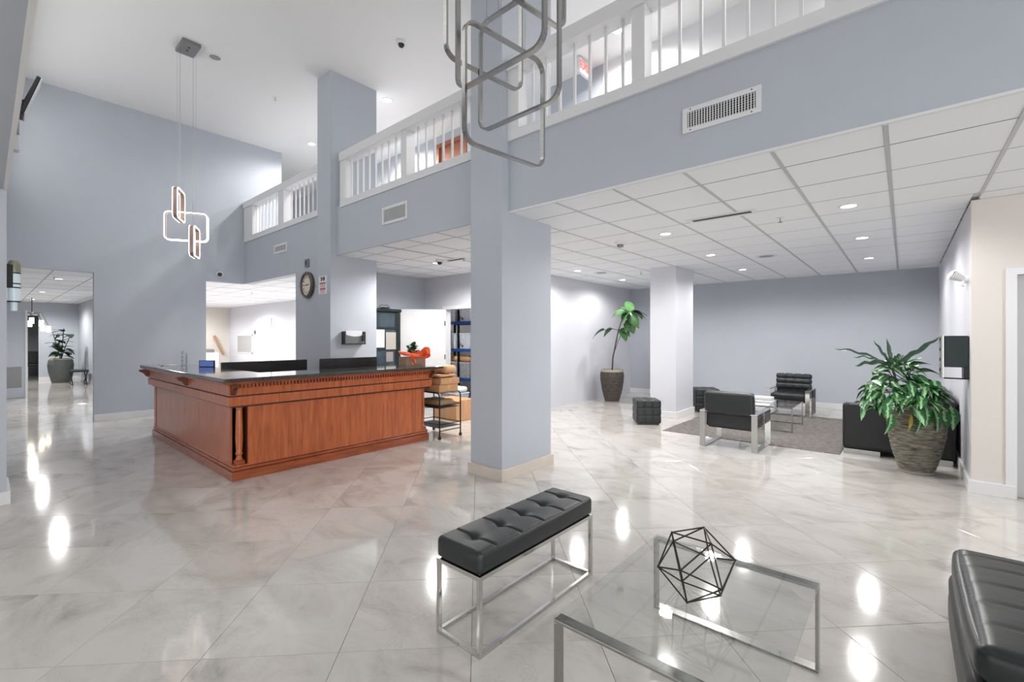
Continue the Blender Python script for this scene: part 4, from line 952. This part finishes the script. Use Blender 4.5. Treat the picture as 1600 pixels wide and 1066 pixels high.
# ================================================================ lounge
tag(B(-2.86, -.60, 6.92, 9.95, 0, .006).obj('rug', rug_m, bevel=.004), 'grey-brown woven rug under the lounge chairs', 'rug')
tb2 = dup(tb, (-1.65, 8.47, .006), 0, 'small glass coffee table on the rug between the two armchairs')
def chair(cx, cy, rz, label, back_tuft, z=0):
    # local: faces +y
    t = thing('armchair', (0, 0, 0), label, 'armchair', 'black leather armchairs on the rug')
    for s_ in (-1, 1):
        xo = s_*.315
        B(xo-.035, xo+.035, -.37, .37, .475, .487).obj('arm_bar', chrome, t, bevel=.001)
        B(xo-.035, xo+.035, -.37, .37, .0, .012).obj('floor_bar', chrome, t, bevel=.001)
        B(xo-.035, xo+.035, -.37, -.358, .012, .475).obj('leg', chrome_b, t, bevel=.001); B(xo-.035, xo+.035, .358, .37, .012, .475).obj('leg', chrome, t, bevel=.001)
    B(-.285, .285, -.352, -.335, .468, .486).obj('back_rail', chrome, t, bevel=.002)
    M = Matrix.Rotation(R(7), 3, 'X')
    g = G(); soft_box(g, (0, -.30, .595), (.585, .13, .29), r=.028, seams=((-.5, 0, .5), (), (-.3, .36)) if back_tuft else ((), (), (.8,)), depth=.014 if back_tuft else .003, wid=.018, puff=.008, n=(48, 8, 30), M=M)
    g.obj('backrest', leather, t, angle=60)
    M = Matrix.Rotation(R(-6), 3, 'X')
    g = G(); soft_box(g, (0, -.285, .375), (.565, .06, .20), r=.015, n=(8, 4, 6), M=M); g.obj('back_panel', leather_s, t, angle=60)
    g = G(); soft_box(g, (0, .03, .345), (.555, .62, .14), r=.03, seams=((-.33, .33), (-.33, .33), ()), depth=.008, wid=.014, puff=.008, n=(30, 30, 6)); g.obj('seat', leather, t, angle=60)
    g = G(); g.box(-.27, .27, -.26, .31, .255, .285); g.obj('seat_frame', black_m, t)
    t.location = (cx, cy, z); t.rotation_euler = (0, 0, R(rz)); return t
chair(-1.73, 6.65, 0, 'black leather armchair seen from behind, nearest the viewer', False)
chair(-1.63, 10.03, 180, 'black leather armchair facing the viewer before the back wall', True, .006)
# things on the far coffee table
tag(G().box(-1.9, -1.62, 8.35, 8.55, .387, .415).box(-1.89, -1.63, 8.36, 8.54, .416, .44).box(-1.9, -1.63, 8.35, 8.55, .441, .475).obj('magazine_stack', paper, bevel=.004), 'white stack of magazines on the lounge coffee table', 'magazines')
tag(G().obox((-1.75, 8.05), (1, .15), .15, .11, .387, .398).obj('magazine', paper), 'single white magazine at the near end of the lounge coffee table', 'magazine')
# leather cubes
def cube_ottoman(cx, cy, s, rz, label, z=0):
    t = thing('cube_ottoman', (0, 0, 0), label, 'ottoman', 'black leather cube ottomans')
    q = (-.34, .34)
    g = G(); soft_box(g, (0, 0, s/2+.02), (s, s, s-.02), r=.022, seams=(q, q, q), depth=.009, wid=.012, puff=.006, n=(36, 36, 36)); g.obj('body', leather, t, angle=60)
    B(-s/2+.03, s/2-.03, -s/2+.03, s/2-.03, 0, .04).obj('foot_frame', black_p, t)
    t.location = (cx, cy, z); t.rotation_euler = (0, 0, R(rz)); return t
cube_ottoman(-3.32, 7.36, .40, 36, 'tufted black leather cube ottoman before the lounge column')
cube_ottoman(-2.98, 9.32, .44, 30, 'tufted black leather cube half hidden behind the lounge column', .006)
# sofa along the right wall
t = thing('sofa', (-.07, 8.0, 0), 'long black leather sofa along the right lounge wall, seen from its end', 'sofa')
g = G(); soft_box(g, (-.072, 7.17, .345), (1.04, .14, .57), r=.035, n=(20, 8, 14)); g.obj('armrest', leather_s, t, angle=60)
g = G(); soft_box(g, (-.072, 8.95, .26), (1.04, .14, .40), r=.035, n=(20, 8, 14)); g.obj('armrest', leather_s, t, angle=60)
B(-.58, .43, 7.24, 8.88, .08, .24).obj('base', leather_s, t, bevel=.01)
for k in range(2): g = G(); soft_box(g, (-.2, 7.64+.82*k, .34), (.76, .815, .20), r=.05, puff=.01, n=(14, 14, 6)); g.obj('seat_cushion', leather, t, angle=60)
for k in range(2):
    g = G(); soft_box(g, (.31, 7.64+.83*k, .56), (.28, .82, .44), r=.09, puff=.012, n=(10, 14, 10), M=Matrix.Rotation(R(8), 3, 'Y')); g.obj('back_cushion', leather, t, angle=60)
for x0_, x1_ in ((-.58, -.22), (.1, .42)): B(x0_, x1_, 7.105, 7.16, 0.0, .06).obj('foot_rail', chrome_b, t)
for x0_, x1_ in ((-.58, -.22), (.1, .42)): B(x0_, x1_, 8.9, 9.0, 0.0, .08).obj('foot_rail', chrome_b, t)

# ================================================================ plants
def pot(c, prof, mat, rim, label, name, cat='potted plant', rimh=.035):
    t = thing(name, c, label, cat)
    rr, zz = prof[-1]; n = 56
    V = []; F = []; P2 = []
    for i in range(len(prof)-1):                       # dense rows so that the ribs are real
        m = max(1, int((prof[i+1][1]-prof[i][1])/.011))
        for k in range(m): f_ = k/m; P2.append((prof[i][0]*(1-f_)+prof[i+1][0]*f_, prof[i][1]*(1-f_)+prof[i+1][1]*f_))
    P2.append(prof[-1]); rw = random.Random(3)
    for i, (r, z) in enumerate(P2):
        dr = .0055*(1 if i % 2 else -1) if .05 < z < zz-.03 and rimh > .03 else 0
        for k in range(n):
            a = 2*math.pi*k/n; q = r+dr*(1+rw.uniform(-.7, .7)); V.append((c[0]+q*math.cos(a), c[1]+q*math.sin(a), c[2]+z))
    for i in range(len(P2)-1):
        for k in range(n): F.append((i*n+k, i*n+(k+1) % n, (i+1)*n+(k+1) % n, (i+1)*n+k))
    F.append(tuple(reversed(range(n))))
    G().add(V, F, True).obj('pot', mat, t, angle=60)
    G().lathe(c, [(rr-.03, zz-.05), (rr-.025, zz+.012), (rr, zz+.016), (rr+.012, zz+.004), (rr+.012, zz-rimh), (rr, zz-rimh-.004)], 48).obj('pot_rim', rim, t)
    G().lathe(c, [(.001, zz-.045), (rr-.02, zz-.04), (rr-.02, zz-.05)], 30).obj('soil', soil, t)
    G().lathe(c, [(prof[0][0], 0), (prof[0][0]+.012, .004), (prof[0][0]+.012, .022), (prof[0][0], .026)], 40).obj('foot_ring', rim, t)
    return t
# big right plant
pc = (.10, 6.59, 0)
t = pot(pc, [(.140, 0), (.155, .05), (.202, .22), (.237, .40), (.247, .52), (.236, .64), (.212, .705), (.203, .725)], claygrey, potrim, 'grey ribbed pot of variegated trailing leaves and dark spikes by the sofa', 'potted_aglaonema')
vl = [leaf_mesh(.25, .115, .35, .25, 8, 1, mat=varieg), leaf_mesh(.22, .10, .6, .3, 8, 1, mat=varieg), leaf_mesh(.19, .095, .15, .3, 8, 1, mat=varieg)]
lat = Vector((CA, SA, 0)); fw = Vector((-SA, CA, 0)); top = Vector((pc[0], pc[1], .72))
for k in range(125):
    a = rnd.uniform(0, 2*math.pi); rr = rnd.uniform(.02, 1)**.6
    cx_ = -.17+.34*rr*math.cos(a); cy_ = .26*rr*math.sin(a); zz = .37*(1-rr**2.2)+rnd.uniform(-.03, .12)
    if cx_ > .12: zz = max(zz, .2)
    b = top+lat*cx_+fw*cy_+Vector((0, 0, zz-.02))
    az = math.degrees(math.atan2((lat*math.cos(a)+fw*math.sin(a)).y, (lat*math.cos(a)+fw*math.sin(a)).x))-90+rnd.uniform(-75, 75)
    put_leaf(vl[k % 3], t, b, az, 42-72*rr+rnd.uniform(-20, 20), rnd.uniform(-25, 25), rnd.uniform(.62, .95))
    if k % 2 == 0:
        a2 = rnd.uniform(math.pi, 2*math.pi); b2 = top+lat*(-.17+.33*math.cos(a2))+fw*(.20*math.sin(a2))+Vector((0, 0, rnd.uniform(.02, .30)))
        put_leaf(vl[(k//2) % 3], t, b2, math.degrees(YAW)+180+rnd.uniform(-75, 75), rnd.uniform(-65, 5), rnd.uniform(-20, 20), rnd.uniform(.7, 1.0))
    if k % 4 == 0:
        r0 = top+lat*rnd.uniform(-.1, .1)+fw*rnd.uniform(-.1, .1); G().tube([r0-Vector((0, 0, .05)), (r0+b)/2+Vector((0, 0, .08)), b], .005, 5).obj('stem', leaf_d, t)
for l_, z_, pi_ in ((-.02, -.05, -62), (.09, -.07, -75), (.16, -.03, -60), (-.10, -.02, -70), (.04, -.14, -80), (-.16, -.08, -78), (-.46, -.10, -85)):
    put_leaf(vl[0], t, top+lat*l_-fw*.22+Vector((0, 0, z_+.05)), math.degrees(YAW)+180+rnd.uniform(-20, 20), pi_, 0, 1.0)
yl = leaf_mesh(.20, .045, .2, .4, 6, mat=leaf_y); put_leaf(yl, t, top+lat*-.235-fw*.2+Vector((0, 0, -.06)), math.degrees(YAW)+180, -88, 0, 1)
# spikes of the dracaena
base = top+lat*-.22+fw*.05+Vector((0, 0, .42))
G().tube([top+lat*-.05, top+lat*-.2+Vector((0, 0, .2)), base], .012, 7).obj('cane', stem_m, t)
ends = [(.53, .32, .055), (-.53, .19, .04), (-.40, -.0, .06), (-.20, .285, .05), (-.01, .30, .045), (.10, .12, .06), (-.46, .10, .03)]
for ex, ez, wd in ends:
    tip = base+lat*ex+Vector((0, 0, ez))+fw*rnd.uniform(-.15, .15); mid = (base+tip)/2+Vector((0, 0, -.02 if ez > .25 else .07)); V = []; F = []; n = 14
    for i in range(n+1):
        s_ = i/n; p = base*(1-s_)**2+mid*2*s_*(1-s_)+tip*s_*s_; d_ = (tip-base).normalized(); sd = d_.cross(Vector((.3, -.6, .7))).normalized()
        wv = wd*.5*max(.05, math.sin(math.pi*min(1, s_*.92+.08))**.7)*(1+.12*math.sin(s_*30)); p = p+Vector((0, 0, .010*math.sin(s_*19))); nn = sd.cross(d_)
        V += [p-sd*wv+nn*wv*.3, p, p+sd*wv+nn*wv*.3]
    for i in range(n): a = 3*i; F += [(a, a+1, a+4, a+3), (a+1, a+2, a+5, a+4)]
    G().add(V, F, True).obj('spike_leaf', leaf_d, t, angle=80)
# tall lounge plant
pc = (-5.0, 9.27, 0)
t = pot(pc, [(.155, 0), (.165, .05), (.225, .28), (.258, .50), (.265, .60), (.25, .68), (.24, .72)], concrete, potrim, 'tall thin-stemmed plant in a dark brown ribbed pot by the bright wall', 'potted_tall_plant')
def at(l_, z_, d_=0): return Vector((pc[0], pc[1], 0))+lat*l_+fw*d_+Vector((0, 0, z_))
G().tube([at(0, .66), at(.02, 1.0), at(.10, 1.4), at(.14, 1.6), at(.22, 1.85), at(.42, 2.05)], .014, 8, rs=[.018, .016, .014, .013, .011, .009]).obj('stem', stem_m, t)
G().tube([at(.06, 1.15), at(.13, 1.35), at(.20, 1.52)], .007, 6).obj('stem', stem_m, t)
G().tube([at(.16, 1.62), at(-.02, 1.66), at(-.15, 1.62)], .007, 6).obj('stem', stem_m, t); G().tube([at(.16, 1.62), at(.34, 1.72), at(.5, 1.74)], .008, 6).obj('stem', stem_m, t)
bl = [leaf_mesh(.36, .20, .30, .25, 8, .7, mat=leaf_g), leaf_mesh(.32, .17, .5, .25, 8, .7, mat=leaf_g)]
azr = lambda d_: math.degrees(YAW)-90+d_     # 0 = to the picture's right
for l_, z_, d_, pch, sc, kk in [(.44, 2.04, 90, 60, 1, 0), (.42, 2.05, 175, -5, 1.1, 0), (.42, 2.02, -95, -50, 1.1, 0), (.5, 2.04, 0, 0, .95, 0), (.48, 2.06, 30, 0, 1.1, 1), (.40, 2.04, 200, 10, 1.1, 1), (.46, 2.0, -70, -50, 1, 1), (.42, 2.05, 120, 35, .9, 0), (.42, 2.03, -140, -15, 1, 1), (.46, 2.03, -30, -10, 1, 0),
                            (-.12, 1.63, 185, -18, 1.0, 0), (.24, 1.66, -60, -20, .8, 1), (.3, 1.70, -20, -15, .75, 1), (.48, 1.74, 10, -5, .55, 0), (.22, 1.64, -75, -35, .9, 0), (.05, 1.66, 150, -25, .8, 1), (.36, 1.78, -90, -30, .8, 1), (.38, 1.74, 60, 10, .6, 0), (.40, 1.88, -100, -55, 1.0, 0)]:
    put_leaf(bl[kk], t, at(l_-.04, z_), azr(d_), pch, rnd.uniform(-30, 30), sc*1.12)
# left room plant
pc = (-20.55, 1.62, 0)
t = pot(pc, [(.20, 0), (.22, .05), (.29, .35), (.31, .58), (.29, .72), (.26, .77)], potgrey, potrim, 'big plain grey pot with a dark broad-leaved plant in the left room', 'potted_fig', rimh=.02)
dl_ = [leaf_mesh(.34, .2, .3, .2, 7, .8, mat=leaf_d), leaf_mesh(.30, .17, .5, .2, 7, .8, mat=leaf_d)]
for sx_2, tz in ((-.25, 1.6), (.1, 1.75), (.3, 1.5)):
    G().tube([Vector((pc[0], pc[1], .72)), Vector((pc[0], pc[1], 1.1))+lat*sx_2*.4, Vector((pc[0], pc[1], tz))+lat*sx_2], .012, 6).obj('stem', stem_m, t)
for k in range(34):
    f_ = rnd.random(); s_ = rnd.choice((-.25, .1, .3)); z_ = .85+f_*.8
    put_leaf(dl_[k % 2], t, Vector((pc[0], pc[1], z_))+lat*s_*f_, rnd.uniform(0, 360), rnd.uniform(-10, 55), 0, rnd.uniform(.95, 1.25))
# folding stool in the left room
cx_, cy_ = -19.45, 1.93
t = thing('cross_leg_stool', (cx_, cy_, 0), 'low black stool with crossed legs beside the big grey pot in the left room', 'stool')
g = G(); soft_box(g, (cx_, cy_, .43), (.75, .40, .07), r=.02, n=(8, 8, 3)); g.obj('seat', leather, t)
for y in (cy_-.16, cy_+.16):
    G().tube([(cx_-.33, y, .012), (cx_+.33, y, .395)], .014, 6).obj('leg', bronze, t); G().tube([(cx_+.33, y, .012), (cx_-.33, y, .395)], .014, 6).obj('leg', bronze, t)
    G().tube([(cx_-.34, y, .012), (cx_+.34, y, .012)], .012, 6).obj('foot_bar', bronze, t)
# grey leaf door standing open in the left room, chair beyond
t = thing('grey_door_leaf', (-16.2, .3, 0), 'plain grey door leaf standing open at the left of the left room', 'door')
B(-16.22, -16.18, -.45, .66, .01, 2.09).obj('leaf', paint, t, bevel=.003); B(-16.24, -16.16, .66, .70, 0, 2.12).obj('edge_post', trimw, t); B(-16.185, -16.17, -.3, .6, .25, .75).obj('kick_panel', slate, t, bevel=.004)
t = thing('dark_chair', (-24.2, 1.25, 0), 'small black chair on pale legs beyond the far doorway of the left room', 'chair')
B(-24.45, -24.0, 1.0, 1.45, .42, .5).obj('seat', black_p, t, bevel=.02); B(-24.45, -24.38, 1.0, 1.45, .5, .95).obj('backrest', black_p, t, bevel=.02)
for x in (-24.43, -24.04):
    for y in (1.02, 1.40): B(x, x+.03, y, y+.03, 0, .42).obj('leg', trimw, t)
# wall telephone box and lamp on the right lounge wall
t = thing('wall_cabinet', (.48, 6.24, 1.25), 'black and chrome wall box with open lower bracket at the corner of the beige wall', 'wall box')
B(.30, .476, 6.22, 6.42, 1.16, 1.47).obj('case', cabframe, t, bevel=.006)
B(.275, .30, 6.20, 6.44, 1.05, 1.475).obj('front_plate', chrome_b, t, bevel=.006)
B(.30, .476, 6.21, 6.23, 1.045, 1.058).obj('lower_rail', black_m, t); B(.44, .476, 6.22, 6.42, 1.05, 1.16).obj('back_strip', black_p, t)
for z in (1.12, 1.22, 1.32, 1.42): B(.268, .276, 6.23, 6.27, z, z+.03).obj('key', black_p, t)
t = thing('wall_lamp', (.48, 6.33, 2.05), 'small white wall lamp high on the right lounge wall near the corner', 'wall lamp')
G().cyl((.48, 6.33, 2.03), (.455, 6.33, 2.03), .04, 16).obj('mount', trimw, t)
G().tube([(.44, 6.33, 2.03), (.36, 6.30, 2.08)], .04, 14, rs=[.028, .05]).obj('head', trimw, t)
G().tube([(.36, 6.30, 2.08), (.352, 6.297, 2.085)], .043, 14).obj('lens', goldm, t); G().tube([(.455, 6.33, 2.0), (.43, 6.32, 1.97), (.45, 6.33, 1.96)], .006, 6).obj('bracket', trimw, t)
